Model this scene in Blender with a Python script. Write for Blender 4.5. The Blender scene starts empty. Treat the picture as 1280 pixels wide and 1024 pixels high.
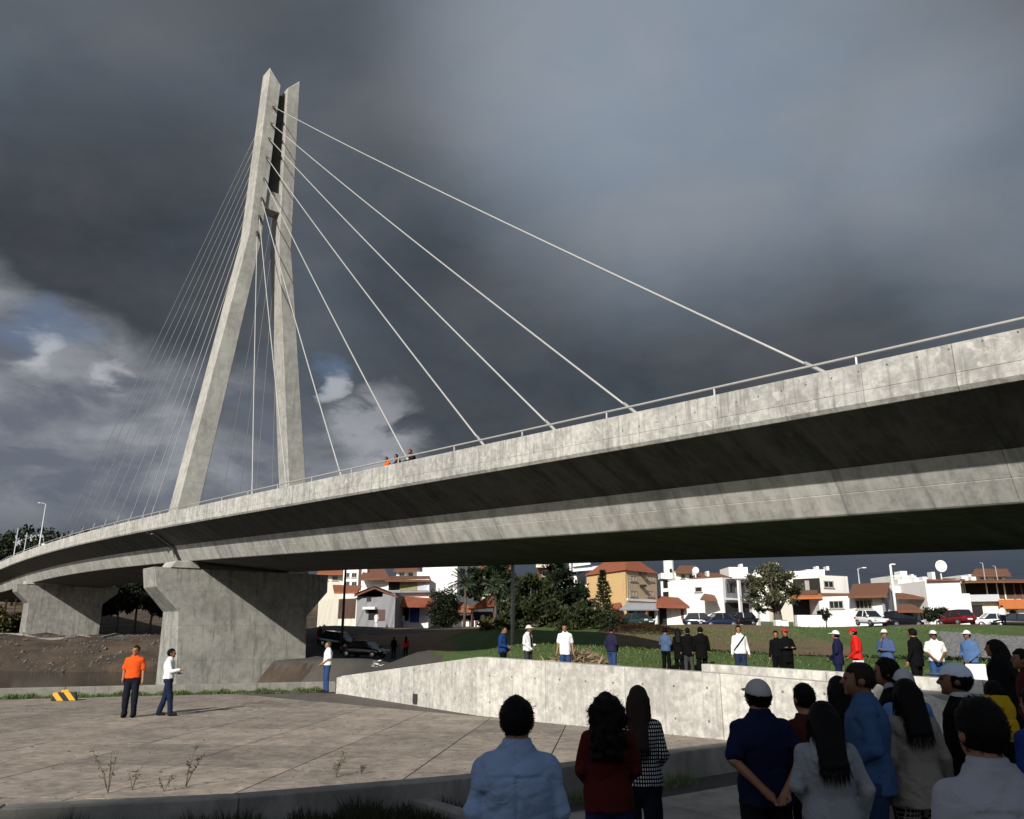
import bpy, bmesh, math, random
import numpy as np
from mathutils import Vector, Matrix
SC = bpy.context.scene
COL = SC.collection
R = math.radians
rng = random.Random(7)
# ------------------------------------------------------------------ camera
F, CX, CY, HC = 1000.0, 640.0, 512.0, 2.0
TH = math.atan(278 / F); CT, ST = math.cos(TH), math.sin(TH)
cam = bpy.data.cameras.new('camera'); cam.sensor_width = 36; cam.lens = 36 * F / 1280
cam.clip_end = 3000; cam.clip_start = 0.1
co = bpy.data.objects.new('camera', cam); COL.objects.link(co)
co.location = (0, 0, HC); co.rotation_euler = (math.pi / 2 + TH, 0, 0); SC.camera = co
# ------------------------------------------------------------------ sun and exposure
EL = R(29); HS = Vector((-0.385, -0.923, 0)).normalized()
TOSUN = Vector((HS.x * math.cos(EL), HS.y * math.cos(EL), math.sin(EL)))
sun = bpy.data.lights.new('sun', 'SUN'); sun.energy = 4.9; sun.angle = R(0.53); sun.color = (1.0, 0.945, 0.87)
so = bpy.data.objects.new('sun', sun); COL.objects.link(so); so.location = (-30, -60, 60)
so.rotation_euler = TOSUN.to_track_quat('Z', 'Y').to_euler()
SC.view_settings.view_transform = 'Standard'; SC.view_settings.look = 'None'
SC.view_settings.exposure = 0.1; SC.view_settings.gamma = 1
# ------------------------------------------------------------------ node helpers
def nn(nt, typ, ins=None, **kw):
    n = nt.nodes.new(typ)
    for k, v in kw.items(): setattr(n, k, v)
    for k, v in (ins or {}).items():
        s = n.inputs[k]
        if hasattr(v, 'bl_idname') and 'Socket' in v.bl_idname: nt.links.new(v, s)
        else: s.default_value = v
    return n
def mth(nt, op, a, b=0.0, c=0.0, clamp=False):
    n = nn(nt, 'ShaderNodeMath', {0: a, 1: b, 2: c}, operation=op); n.use_clamp = clamp; return n.outputs[0]
def vm(nt, op, a, b=(0, 0, 0)):
    n = nn(nt, 'ShaderNodeVectorMath', {0: a, 1: b}, operation=op)
    return n.outputs[1] if op in ('DOT_PRODUCT', 'LENGTH') else n.outputs[0]
def mixc(nt, f, a, b, mode='MIX'):
    n = nt.nodes.new('ShaderNodeMix'); n.data_type = 'RGBA'; n.blend_type = mode
    for s, v in ((n.inputs[0], f), (n.inputs[6], a), (n.inputs[7], b)):
        if hasattr(v, 'bl_idname') and 'Socket' in v.bl_idname: nt.links.new(v, s)
        else: s.default_value = v if isinstance(v, (int, float)) else (*v[:3], 1)
    return n.outputs[2]
def noise(nt, vec, scale, detail=4, rough=0.55, dist=0.0):
    return nn(nt, 'ShaderNodeTexNoise', {'Vector': vec, 'Scale': scale, 'Detail': detail, 'Roughness': rough, 'Distortion': dist}).outputs[0]
def mrange(nt, v, a, b, c=0.0, d=1.0, smooth=True):
    n = nn(nt, 'ShaderNodeMapRange', {0: v, 1: a, 2: b, 3: c, 4: d}); n.interpolation_type = 'SMOOTHSTEP' if smooth else 'LINEAR'; return n.outputs[0]
def ray(px, py):
    u = (px - CX) / F; v = (CY - py) / F
    return Vector((u, CT - v * ST, ST + v * CT))
def at(px, py, t): return Vector((0, 0, HC)) + ray(px, py) * t
def gz(px, py, z=0.0):
    r = ray(px, py); return Vector((0, 0, HC)) + r * ((z - HC) / r.z)
# ------------------------------------------------------------------ world: storm clouds over a Nishita sky
W = bpy.data.worlds.new('World'); SC.world = W; W.use_nodes = True
nt = W.node_tree; nt.nodes.clear()
gen = nn(nt, 'ShaderNodeTexCoord').outputs['Generated']
dirn = vm(nt, 'NORMALIZE', gen)
sky = nn(nt, 'ShaderNodeTexSky'); sky.sky_type = 'NISHITA'; sky.sun_disc = False
sky.sun_elevation = EL; sky.sun_rotation = math.atan2(HS.x, HS.y)
sep = nn(nt, 'ShaderNodeSeparateXYZ', {0: dirn}); dz = mth(nt, 'ABSOLUTE', sep.outputs[2])
den = mth(nt, 'ADD', dz, 0.28)
cp = nn(nt, 'ShaderNodeCombineXYZ', {0: mth(nt, 'DIVIDE', sep.outputs[0], den), 1: mth(nt, 'DIVIDE', sep.outputs[1], den), 2: mth(nt, 'MULTIPLY', dz, 1.2)}).outputs[0]
nA = noise(nt, cp, 1.1, 6, 0.45, 0.3)
nB = noise(nt, vm(nt, 'ADD', cp, (5.2, 1.7, 0)), 3.2, 8, 0.56, 0.35)
nC = noise(nt, vm(nt, 'MULTIPLY', dirn, (1, 1, 2.2)), 8.5, 10, 0.56, 0.25)
def blob(px, py, r0, r1):          # soft cloud mass around a direction of the sky
    c = ray(px, py).normalized()
    return mrange(nt, vm(nt, 'DOT_PRODUCT', dirn, tuple(c)), math.cos(R(r1)), math.cos(R(r0)))
lum = mth(nt, 'ADD', 0.1, mth(nt, 'MULTIPLY', mth(nt, 'SUBTRACT', nA, 0.5), 0.1))
lum = mth(nt, 'ADD', lum, mth(nt, 'MULTIPLY', mth(nt, 'SUBTRACT', nB, 0.5), 0.055))
lum = mth(nt, 'ADD', lum, mth(nt, 'MULTIPLY', mth(nt, 'SUBTRACT', noise(nt, vm(nt, 'ADD', cp, (2, 8, 1)), 9.0, 8, 0.6, 0.4), 0.5), 0.035))
for (px, py, a, b, w) in SKYBLOBS if 'SKYBLOBS' in globals() else (
        (860, 50, 2, 22, 0.15), (720, -40, 2, 16, 0.03), (1270, 210, 1, 11, 0.08), (30, 0, 0, 14, 0.03), (150, 310, 3, 13, -0.05), (620, 420, 2, 13, -0.03),
        (950, 480, 2, 12, -0.03), (60, 640, 3, 11, 0.02), (500, 280, 2, 8, -0.02)):
    lum = mth(nt, 'ADD', lum, mth(nt, 'MULTIPLY', blob(px, py, a, b), w))
lum = mth(nt, 'MAXIMUM', lum, 0.035)
tint = mixc(nt, mrange(nt, nB, 0.35, 0.7), (0.80, 0.97, 1.2), (0.89, 0.98, 1.12))
cloud = vm(nt, 'SCALE', tint); nt.links.new(lum, cloud.node.inputs[3])
# dark rain curtain at the horizon
hz = mrange(nt, dz, 0.01, 0.15, 1.0, 0.0)
cloud = mixc(nt, mth(nt, 'MULTIPLY', hz, 0.85), cloud, (0.038, 0.049, 0.073))
# broken lower layer under the edge of the storm cloud, on the left: grey stratus, lit cumulus, blue gaps
azr = mth(nt, 'DIVIDE', sep.outputs[0], mth(nt, 'MAXIMUM', sep.outputs[1], 0.05))
edge = mth(nt, 'ADD', dz, mth(nt, 'ADD', mth(nt, 'MULTIPLY', mth(nt, 'SUBTRACT', nB, 0.5), 0.22), mth(nt, 'MULTIPLY', mth(nt, 'SUBTRACT', nC, 0.5), 0.1)))
edge = mth(nt, 'ADD', edge, mth(nt, 'MULTIPLY', mth(nt, 'ADD', azr, 0.5), 0.28))
brk = mth(nt, 'MULTIPLY', mrange(nt, edge, 0.255, 0.345, 1.0, 0.0), mrange(nt, mth(nt, 'ADD', azr, mth(nt, 'MULTIPLY', mth(nt, 'SUBTRACT', nB, 0.5), 0.25)), -0.13, 0.02, 1.0, 0.0))
brk = mth(nt, 'MULTIPLY', brk, mrange(nt, dz, 0.05, 0.2))
puff = mrange(nt, nC, 0.5, 0.6)
cloud = mixc(nt, mth(nt, 'MULTIPLY', brk, 0.8), cloud, mixc(nt, mrange(nt, nC, 0.35, 0.55), (0.135, 0.152, 0.19), (0.25, 0.262, 0.295)))
cloud = mixc(nt, mth(nt, 'MULTIPLY', mth(nt, 'MULTIPLY', brk, puff), 0.35), cloud, (0.36, 0.37, 0.40))
skyc = vm(nt, 'SCALE', sky.outputs[0]); skyc.node.inputs[3].default_value = 0.1
wv = nn(nt, 'ShaderNodeTexNoise', {'Vector': vm(nt, 'MULTIPLY', dirn, (1, 1, 1.8)), 'Scale': 9.0, 'Detail': 7, 'Roughness': 0.6}).outputs[1]
dirw = vm(nt, 'NORMALIZE', vm(nt, 'ADD', dirn, vm(nt, 'MULTIPLY', vm(nt, 'SUBTRACT', wv, (0.5, 0.5, 0.5)), (0.14, 0.14, 0.08))))
def blobw(px, py, r0, r1):
    c = ray(px, py).normalized()
    return mrange(nt, vm(nt, 'DOT_PRODUCT', dirw, tuple(c)), math.cos(R(r1)), math.cos(R(r0)))
gapn = noise(nt, vm(nt, 'ADD', vm(nt, 'MULTIPLY', dirn, (1, 1, 2.0)), (3.1, 0.4, 7.7)), 7.0, 5, 0.5, 0.2)
gap = mth(nt, 'MULTIPLY', mth(nt, 'MAXIMUM', blobw(52, 405, 0.3, 2.6), mth(nt, 'MULTIPLY', blobw(408, 462, 0.2, 2.0), 0.8)), mrange(nt, gapn, 0.36, 0.52))
cloud = mixc(nt, mth(nt, 'MULTIPLY', gap, 0.6), cloud, mixc(nt, 0.85, skyc, (0.11, 0.16, 0.26)))
wisp = mth(nt, 'MAXIMUM', mth(nt, 'MAXIMUM', blobw(38, 437, 0.3, 2.0), blobw(150, 472, 0.1, 1.5)), mth(nt, 'MAXIMUM', blobw(410, 480, 0.1, 1.5), mth(nt, 'MULTIPLY', blobw(470, 535, 0.3, 4.0), 0.7)))
wisp = mth(nt, 'MULTIPLY', wisp, mrange(nt, nC, 0.42, 0.54))
cloud = mixc(nt, mth(nt, 'MULTIPLY', wisp, 0.6), cloud, (0.52, 0.53, 0.56))
sc10 = vm(nt, 'SCALE', cloud); sc10.node.inputs[3].default_value = 10.0
# the side of the sky where the sun stands is open
clear = mth(nt, 'MULTIPLY', mrange(nt, vm(nt, 'DOT_PRODUCT', dirn, tuple(TOSUN)), 0.25, 0.75), mrange(nt, nA, 0.32, 0.55))
skyb = vm(nt, 'SCALE', sky.outputs[0]); skyb.node.inputs[3].default_value = 1.2
sc10 = mixc(nt, clear, sc10, skyb)
bg = nn(nt, 'ShaderNodeBackground', {'Color': sc10, 'Strength': 0.1})
nt.links.new(bg.outputs[0], nn(nt, 'ShaderNodeOutputWorld').inputs[0])
# ------------------------------------------------------------------ materials
def newmat(name):
    m = bpy.data.materials.new(name); m.use_nodes = True
    return m, m.node_tree, m.node_tree.nodes['Principled BSDF']
def bump(nt, b, h, strength=0.3, dist=0.02):
    n = nn(nt, 'ShaderNodeBump', {'Height': h, 'Strength': strength, 'Distance': dist}); nt.links.new(n.outputs[0], b.inputs['Normal'])
def setc(nt, b, c):
    if hasattr(c, 'bl_idname'): nt.links.new(c, b.inputs['Base Color'])
    else: b.inputs['Base Color'].default_value = (*c[:3], 1)
def concrete(name, lo, hi, streak=0.5, blot=0.5, grid=None, scale=1.0, across=0.0, holes=None):
    m, nt, b = newmat(name)
    p = nn(nt, 'ShaderNodeTexCoord').outputs['Object']
    ps = vm(nt, 'MULTIPLY', p, (scale,) * 3)
    n1 = noise(nt, ps, 0.45, 6, 0.6, 0.3); n2 = noise(nt, ps, 2.3, 6, 0.65, 0.2); n3 = noise(nt, ps, 22, 4, 0.6)
    st = noise(nt, vm(nt, 'MULTIPLY', ps, (2.6, 2.6, 0.18)), 1.3, 6, 0.6, 0.1)
    if across:      # drying and formwork streaks that run across the deck
        sv = nn(nt, 'ShaderNodeCombineXYZ', {0: vm(nt, 'DOT_PRODUCT', p, (-0.6435 * 1.5, 0.7654 * 1.5, 0)), 1: vm(nt, 'DOT_PRODUCT', p, (0.7654 * .22, 0.6435 * .22, 0)), 2: mth(nt, 'MULTIPLY', nn(nt, 'ShaderNodeSeparateXYZ', {0: p}).outputs[2], 0.2)}).outputs[0]
        sx = noise(nt, sv, 1.1, 7, 0.65, 0.5)
    f = mth(nt, 'ADD', mth(nt, 'MULTIPLY', n1, 0.45), mth(nt, 'MULTIPLY', n2, 0.55))
    f = mrange(nt, f, 0.36, 0.64)
    c = mixc(nt, f, lo, hi)
    c = mixc(nt, mth(nt, 'MULTIPLY', mrange(nt, st, 0.5, 0.68), streak), c, tuple(x * 0.5 for x in lo))
    c = mixc(nt, mth(nt, 'MULTIPLY', mrange(nt, noise(nt, ps, 5.0, 8, 0.7, 0.4), 0.58, 0.72), blot * 0.6), c, tuple(x * 0.42 for x in lo))
    c = mixc(nt, mth(nt, 'MULTIPLY', mrange(nt, noise(nt, vm(nt, 'ADD', ps, (9, 3, 1)), 1.6, 7, 0.65, 0.6), 0.56, 0.68), blot * 0.5), c, tuple(min(1, x * 1.25) for x in hi))
    if across:
        c = mixc(nt, mth(nt, 'MULTIPLY', mrange(nt, sx, 0.5, 0.66), across), c, tuple(min(1, x * 1.25) for x in hi)); c = mixc(nt, mth(nt, 'MULTIPLY', mrange(nt, sx, 0.34, 0.48, 1.0, 0.0), across), c, tuple(x * 0.4 for x in lo))
    c = mixc(nt, 0.3, c, mixc(nt, n3, tuple(x * 0.7 for x in lo), tuple(x * 1.1 for x in hi)))
    ri = nn(nt, 'ShaderNodeObjectInfo').outputs['Random']
    c = mixc(nt, 1.0, c, mixc(nt, ri, (0.86, 0.86, 0.87), (1.06, 1.055, 1.04)), 'MULTIPLY')
    hh = mth(nt, 'ADD', mth(nt, 'MULTIPLY', n2, 0.5), mth(nt, 'MULTIPLY', n3, 0.5))
    if holes:
        u = vm(nt, 'DOT_PRODUCT', p, (holes[0], holes[1], 0)); z = nn(nt, 'ShaderNodeSeparateXYZ', {0: p}).outputs[2]
        a = mth(nt, 'MULTIPLY', mth(nt, 'SUBTRACT', mth(nt, 'FRACT', mth(nt, 'DIVIDE', u, holes[2])), 0.5), holes[2]); q = mth(nt, 'MULTIPLY', mth(nt, 'SUBTRACT', mth(nt, 'FRACT', mth(nt, 'DIVIDE', z, holes[3])), 0.5), holes[3])
        dd = mth(nt, 'SQRT', mth(nt, 'ADD', mth(nt, 'MULTIPLY', a, a), mth(nt, 'MULTIPLY', q, q))); hm = mrange(nt, dd, 0.018, 0.03, 1.0, 0.0)
        c = mixc(nt, mth(nt, 'MULTIPLY', hm, 0.75), c, tuple(x * 0.2 for x in lo)); hh = mth(nt, 'SUBTRACT', hh, hm)
        c = mixc(nt, mth(nt, 'MULTIPLY', mth(nt, 'MULTIPLY', mrange(nt, mth(nt, 'ABSOLUTE', a), 0.015, 0.06, 1.0, 0.0), mrange(nt, noise(nt, vm(nt, 'MULTIPLY', ps, (.6, .6, .5)), 1.5, 4), 0.45, 0.7)), 0.4), c, tuple(x * 0.45 for x in lo))
    if grid:
        (dx, dy), gw, gh, k = grid
        u = vm(nt, 'DOT_PRODUCT', p, (dx, dy, 0)); z = nn(nt, 'ShaderNodeSeparateXYZ', {0: p}).outputs[2]
        uv = nn(nt, 'ShaderNodeCombineXYZ', {0: u, 1: z, 2: 0.0}).outputs[0]
        br = nn(nt, 'ShaderNodeTexBrick', {'Vector': uv, 'Color1': (0.86, 0.86, 0.86, 1), 'Color2': (1, 1, 1, 1), 'Mortar': (0.55, 0.55, 0.55, 1), 'Scale': 1.0, 'Mortar Size': 0.012, 'Mortar Smooth': 0.3, 'Bias': 0.0, 'Brick Width': gw, 'Row Height': gh})
        br.offset = 0.0
        c = mixc(nt, k, c, br.outputs[0], 'MULTIPLY')
        hh = mth(nt, 'SUBTRACT', hh, mth(nt, 'MULTIPLY', br.outputs[1], 0.6))
    setc(nt, b, c); b.inputs['Roughness'].default_value = 0.88
    bump(nt, b, hh, 0.5, 0.02)
    return m
def plain(name, c, rough=0.6, metal=0.0, var=0.15, scale=6.0, bmp=0.0, spec=0.5):
    m, nt, b = newmat(name)
    p = nn(nt, 'ShaderNodeTexCoord').outputs['Object']
    n = noise(nt, p, scale, 5, 0.6)
    setc(nt, b, mixc(nt, n, tuple(x * (1 - var * 1.6) for x in c), tuple(min(1, x * (1 + var)) for x in c)))
    b.inputs['Roughness'].default_value = rough; b.inputs['Metallic'].default_value = metal
    b.inputs['Specular IOR Level'].default_value = spec
    if bmp: bump(nt, b, n, bmp, 0.03)
    return m
# ------------------------------------------------------------------ object helpers
def link(o, parent=None):
    COL.objects.link(o)
    if parent is not None: o.parent = parent
    return o
def tag(o, label=None, cat=None, group=None, kind=None):
    for k, v in (('label', label), ('category', cat), ('group', group), ('kind', kind)):
        if v: o[k] = v
    return o
def empty(name, loc=(0, 0, 0), rz=0.0, label=None, cat=None, group=None):
    o = bpy.data.objects.new(name, None); o.location = loc; o.rotation_euler = (0, 0, rz); o.empty_display_size = 0.2
    return tag(link(o), label, cat, group)
def mesh(name, v, f, mat=None, parent=None, smooth=False):
    me = bpy.data.meshes.new(name); me.from_pydata([tuple(x) for x in v], [], [tuple(x) for x in f]); me.update()
    if smooth: me.polygons.foreach_set('use_smooth', [True] * len(me.polygons))
    if mat: me.materials.append(mat)
    return link(bpy.data.objects.new(name, me), parent)
class MB:
    def __init__(s): s.v = []; s.f = []
    def add(s, v, f):
        k = len(s.v); s.v += [tuple(x) for x in v]; s.f += [tuple(i + k for i in q) for q in f]; return s
    def box(s, a, b, rz=0.0, pivot=None):
        (x0, y0, z0), (x1, y1, z1) = a, b
        v = [(x0, y0, z0), (x1, y0, z0), (x1, y1, z0), (x0, y1, z0), (x0, y0, z1), (x1, y0, z1), (x1, y1, z1), (x0, y1, z1)]
        return s.add(v, [(3, 2, 1, 0), (4, 5, 6, 7), (0, 1, 5, 4), (1, 2, 6, 5), (2, 3, 7, 6), (3, 0, 4, 7)])
    def prism(s, poly, ext):      # poly: list of 3D points (planar), extruded by vector ext
        n = len(poly); e = Vector(ext); v = [Vector(p) for p in poly] + [Vector(p) + e for p in poly]
        nrm = sum(((v[i]).cross(v[(i + 1) % n]) for i in range(n)), Vector())
        f = [tuple(range(n))[::-1], tuple(range(n, 2 * n))] + [(i, (i + 1) % n, (i + 1) % n + n, i + n) for i in range(n)]
        if nrm.dot(e) < 0: f = [q[::-1] for q in f]
        return s.add(v, f)
    def tube(s, pts, rad, k=8, cap=True):
        pts = [Vector(p) for p in pts]; n = len(pts)
        rad = rad if isinstance(rad, (list, tuple)) else [rad] * n
        v = []; up = Vector((0, 0, 1))
        for i, p in enumerate(pts):
            d = (pts[min(i + 1, n - 1)] - pts[max(i - 1, 0)]).normalized()
            a = d.cross(up if abs(d.z) < 0.95 else Vector((1, 0, 0))).normalized(); b = d.cross(a)
            for j in range(k):
                t = 2 * math.pi * j / k; v.append(p + (a * math.cos(t) + b * math.sin(t)) * rad[i])
        f = [(i * k + j, i * k + (j + 1) % k, (i + 1) * k + (j + 1) % k, (i + 1) * k + j) for i in range(n - 1) for j in range(k)]
        if cap: f += [tuple(range(k))[::-1], tuple(range((n - 1) * k, n * k))]
        return s.add(v, f)
    def lathe(s, prof, c=(0, 0, 0), k=16):
        v = [(c[0] + r * math.cos(2 * math.pi * j / k), c[1] + r * math.sin(2 * math.pi * j / k), c[2] + z) for r, z in prof for j in range(k)]
        n = len(prof)
        f = [(i * k + j, i * k + (j + 1) % k, (i + 1) * k + (j + 1) % k, (i + 1) * k + j) for i in range(n - 1) for j in range(k)]
        f += [tuple(range(k))[::-1], tuple(range((n - 1) * k, n * k))]
        return s.add(v, f)
    def build(s, name, mat, parent=None, smooth=False): return mesh(name, s.v, s.f, mat, parent, smooth)
def bevel(o, w=0.02, seg=2):
    m = o.modifiers.new('bevel', 'BEVEL'); m.width = w; m.segments = seg; m.limit_method = 'ANGLE'; return o
def smst(a, b, x):
    t = np.clip((x - a) / (b - a), 0, 1); return t * t * (3 - 2 * t)
# ------------------------------------------------------------------ bridge frame
O2 = Vector((0, 27.854)); DD = Vector((-0.64354428, 0.76540889)); NN_ = Vector((0.76540889, 0.64354428))
PZ = (-2.19071948e-06, 7.34414514e-05, 4.17384328e-02, 8.66368624)
def zdeck(s):
    s = min(s, 118.0); return ((PZ[0] * s + PZ[1]) * s + PZ[2]) * s + PZ[3]
def bp(s, o, z=None, dz=0.0):
    q = O2 + DD * s + NN_ * o; return Vector((q.x, q.y, (zdeck(s) - dz) if z is None else z))
# ------------------------------------------------------------------ terrain
WALL = [(-5.87, 28.91), (-0.87, 21.47), (1.58, 18.82), (4.07, 16.52), (6.6, 14.2)]
def wallside(x, y):   # >0 behind the wall (away from the plaza)
    a = (x + 5.87) * (21.47 - 28.91) * -1 + (y - 28.91) * (-0.87 + 5.87)
    a /= math.hypot(5.0, 7.44)
    b = (x + 0.87) * (16.52 - 21.47) * -1 + (y - 21.47) * (4.07 + 0.87)
    b /= math.hypot(4.94, 4.95)
    return np.minimum(a, b)
def hterr(x, y):
    x = np.asarray(x, float); y = np.asarray(y, float)
    ex = smst(-10, 6, x)
    y0 = 64 - 20 * ex; y1 = 83 - 15 * ex
    h = 2.45 * smst(0, 1, (y - y0) / (y1 - y0)) + 3.0 * smst(88, 170, y) + 4 * smst(170, 420, y)
    h = h + 0.55 * smst(0.8, 2.4, wallside(x, y)) * smst(-6, 0, x - 0.04 * y) * (1 - smst(40, 60, y))
    off = x * 0.7654 + (y - 27.85) * 0.6435
    rid = np.where(off < 9.2, smst(5.2, 9.2, off), 1 - smst(9.2, 14.0, off)) * (0.72 + 0.36 * smst(-12, 8, -x)) * smst(-8.5, -4.5, x)  # lawn ridge shaped to keep the deck's shadow band out of sight
    h = h + rid
    # river channel on the left
    xr = -4.8 - (y - 29) * 0.18 - 9 * smst(56, 68, y)
    ch = smst(0, 4.5, xr - x) * smst(28.6, 31.5, y + 0.15 * (x + 12)) * (1 - smst(77, 92, y + 0.06 * (x + 40)))
    h = h * (1 - ch) - 3.2 * ch
    lb = smst(-18, -30, x) if False else smst(18, 32, -x)
    h = h * (1 - lb * smst(70, 80, y)) + lb * smst(70, 80, y) * np.where(y < 92, -3.2 * (1 - smst(76, 90, y)) + 1.5 * smst(80, 95, y), 1.5 + 4.2 * smst(122, 165, y) + 12 * smst(150, 330, y))
    h = h + lb * smst(72, 80, y) * (1 - smst(110, 130, y)) * (0.35 * np.sin(x * 0.5 + 2 * np.sin(y * 0.4)) * np.sin(y * 0.55 + x * 0.2) + 0.15 * np.sin(x * 1.7 + y) * np.sin(y * 1.9 - x * .6))
    h = h + 0.25 * np.sin(x * 0.31 + 1.3 * np.sin(y * 0.17)) * np.sin(y * 0.23 + 0.7) * smst(38, 60, y) 
    return h
def build_terrain():
    xs = np.concatenate([np.linspace(-700, -110, 24), np.arange(-100, -40, 2.0), np.arange(-40, 45, 0.75), np.arange(46, 110, 2.0), np.linspace(115, 700, 24)])
    ys = np.concatenate([np.linspace(-300, -25, 10), np.arange(-20, 14, 2.0), np.arange(14, 100, 0.75), np.arange(101, 180, 2.5), np.linspace(185, 1200, 40)])
    X, Y = np.meshgrid(xs, ys); Z = hterr(X, Y) - 0.06
    inb = (Y < 31.5) & (wallside(X, Y) < 0.9); Z = np.where(inb, np.minimum(Z, -0.06), Z); Z = np.where((Y < 14.5) & (wallside(X, Y) < 0.9), -0.16, Z)
    nx, ny = len(xs), len(ys)
    v = np.c_[X.ravel(), Y.ravel(), Z.ravel()]
    i = np.arange(nx * ny).reshape(ny, nx)
    f = np.c_[i[:-1, :-1].ravel(), i[:-1, 1:].ravel(), i[1:, 1:].ravel(), i[1:, :-1].ravel()]
    m, nt, b = newmat('ground_cover')
    p = nn(nt, 'ShaderNodeTexCoord').outputs['Object']
    at_ = nn(nt, 'ShaderNodeAttribute', attribute_name='cover').outputs['Color']
    s3 = nn(nt, 'ShaderNodeSeparateColor', {0: at_})
    n1 = noise(nt, p, 0.35, 6, 0.65, 0.4); n2 = noise(nt, p, 3.0, 6, 0.7); n3 = noise(nt, p, 30, 4, 0.7)
    j = mth(nt, 'ADD', mth(nt, 'MULTIPLY', mth(nt, 'SUBTRACT', n1, 0.5), 1.5), mth(nt, 'MULTIPLY', mth(nt, 'SUBTRACT', n2, 0.5), 0.9))
    g = mrange(nt, mth(nt, 'ADD', s3.outputs[0], j), 0.4, 0.62); a = mrange(nt, mth(nt, 'ADD', s3.outputs[1], mth(nt, 'MULTIPLY', j, 0.3)), 0.42, 0.58)
    dirt = mixc(nt, n2, (0.10, 0.062, 0.036), (0.23, 0.155, 0.10)); dirt = mixc(nt, mrange(nt, n3, 0.45, 0.75), dirt, (0.30, 0.23, 0.165))
    grs = mixc(nt, n2, (0.045, 0.10, 0.03), (0.13, 0.20, 0.07)); grs = mixc(nt, mrange(nt, n1, 0.45, 0.7), grs, (0.10, 0.11, 0.035)); grs = mixc(nt, mrange(nt, n3, 0.45, 0.75), grs, (0.02, 0.05, 0.012)); grs = mixc(nt, mrange(nt, noise(nt, p, 1.1, 6, 0.7, 0.5), 0.5, 0.7, 0.0, 0.6), grs, (0.15, 0.14, 0.06))
    asp = mixc(nt, n2, (0.06, 0.056, 0.052), (0.12, 0.11, 0.10)); asp = mixc(nt, mrange(nt, n3, 0.5, 0.8), asp, (0.16, 0.15, 0.14))
    c = mixc(nt, g, dirt, grs); c = mixc(nt, mth(nt, 'MULTIPLY', s3.outputs[2], mrange(nt, mth(nt, 'ADD', n1, mth(nt, 'MULTIPLY', n2, 0.4)), 0.5, 0.85, 0.55, 1.0)), c, mixc(nt, n2, (0.03, 0.026, 0.021), (0.075, 0.062, 0.05))); c = mixc(nt, a, c, asp)
    setc(nt, b, c); b.inputs['Roughness'].default_value = 0.95; b.inputs['Specular IOR Level'].default_value = 0.2
    bump(nt, b, mth(nt, 'ADD', n2, mth(nt, 'MULTIPLY', n3, 0.6)), 0.9, 0.12)
    o = mesh('ground', v, f, m); tag(o, kind='structure')
    o.data.polygons.foreach_set('use_smooth', [True] * len(f))
    gr = smst(-9, -2, X - 0.0 * Y) * np.where(X > 2, smst(13, 17, Y), smst(26, 30, Y)) * (1 - smst(71, 75, Y + 0.12 * X)) * 0.85 + smst(95, 110, Y) * 0.6
    gr = gr * np.where((X > 7) & (X < 22) & (Y > 44) & (Y < 72), 0.45, 1.0)
    gr = np.where((X < -18), 0.35, gr)
    asph = ((np.abs(Y + 0.12 * X - 79) < 3.6) & (X > -24)) | ((X > -26) & (X < -3) & (Y > 31) & (Y < 60) & (X < -4 - (Y - 45) * 0.1)) | ((X > -20) & (X < -4 - (Y - 45) * 0.2) & (Y > 34) & (Y < 73) & (X > -5.5 - (Y - 29) * 0.18 - 9 * smst(56, 68, Y)))  # asphalt is widened beside the pier to darken ground in the deck's shade
    asph = asph | ((Y < 16) & (X > -40)) | ((np.abs(Y - 96) < 2.6) & (X < -18)) | ((np.abs(Y - 50 + X * 0.25) < 1.5) & (X > -4) & (X < 40))
    soil = np.where(((X < -14) & (Y > 60)) | ((X < -4) & (Y > 30) & (Y <= 60)), 1.0, 0.0) * (1 - smst(150, 200, Y)) + 0.0  # dark soil; right of the near pier it also paints in shade
    ca = o.data.color_attributes.new('cover', 'FLOAT_COLOR', 'POINT')
    ca.data.foreach_set('color', np.c_[gr.ravel(), asph.ravel().astype(float), soil.ravel(), np.ones(gr.size)].ravel())
    return o
build_terrain()
m, nt, b = newmat('river_water'); setc(nt, b, (0.012, 0.012, 0.010)); b.inputs['Roughness'].default_value = 0.08
p = nn(nt, 'ShaderNodeTexCoord').outputs['Object']; bump(nt, b, noise(nt, vm(nt, 'MULTIPLY', p, (1, 2.5, 1)), 1.6, 4, 0.6), 0.25, 0.05)
tag(mesh('river_water', [(-160, 30, -1.75), (-8, 30, -1.75), (-8, 100, -1.75), (-160, 100, -1.75)], [(0, 1, 2, 3)], m), kind='structure')

# ------------------------------------------------------------------ bridge
C_FASC = concrete('concrete_parapet', (0.24, 0.236, 0.217), (0.58, 0.57, 0.53), 0.7, 1.2, scale=1.9, holes=(-0.6435, 0.7654, 0.683, 5.3))
C_SOFF = concrete('concrete_soffit', (0.045, 0.042, 0.038), (0.115, 0.11, 0.10), 0.2, 0.9, across=0.8)  # soffit concrete darkened in colour to deepen the shade under the deck
C_WEB = concrete('concrete_girder', (0.25, 0.247, 0.225), (0.50, 0.49, 0.455), 0.2, 0.9, scale=1.4, across=0.6)
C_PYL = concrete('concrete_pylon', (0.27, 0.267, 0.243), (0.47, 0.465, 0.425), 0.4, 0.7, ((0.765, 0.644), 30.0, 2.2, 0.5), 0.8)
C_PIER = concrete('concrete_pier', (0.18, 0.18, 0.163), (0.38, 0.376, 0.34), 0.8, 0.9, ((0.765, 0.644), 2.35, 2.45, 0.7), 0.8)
C_DARK = plain('recess_shade_and_joint', (0.035, 0.034, 0.03), 0.9)  # near-black painted shade for pylon recess and drain hole; also the joint
C_CABLE = plain('cable_sheath', (0.40, 0.40, 0.39), 0.45, 0.0, 0.08)
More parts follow.
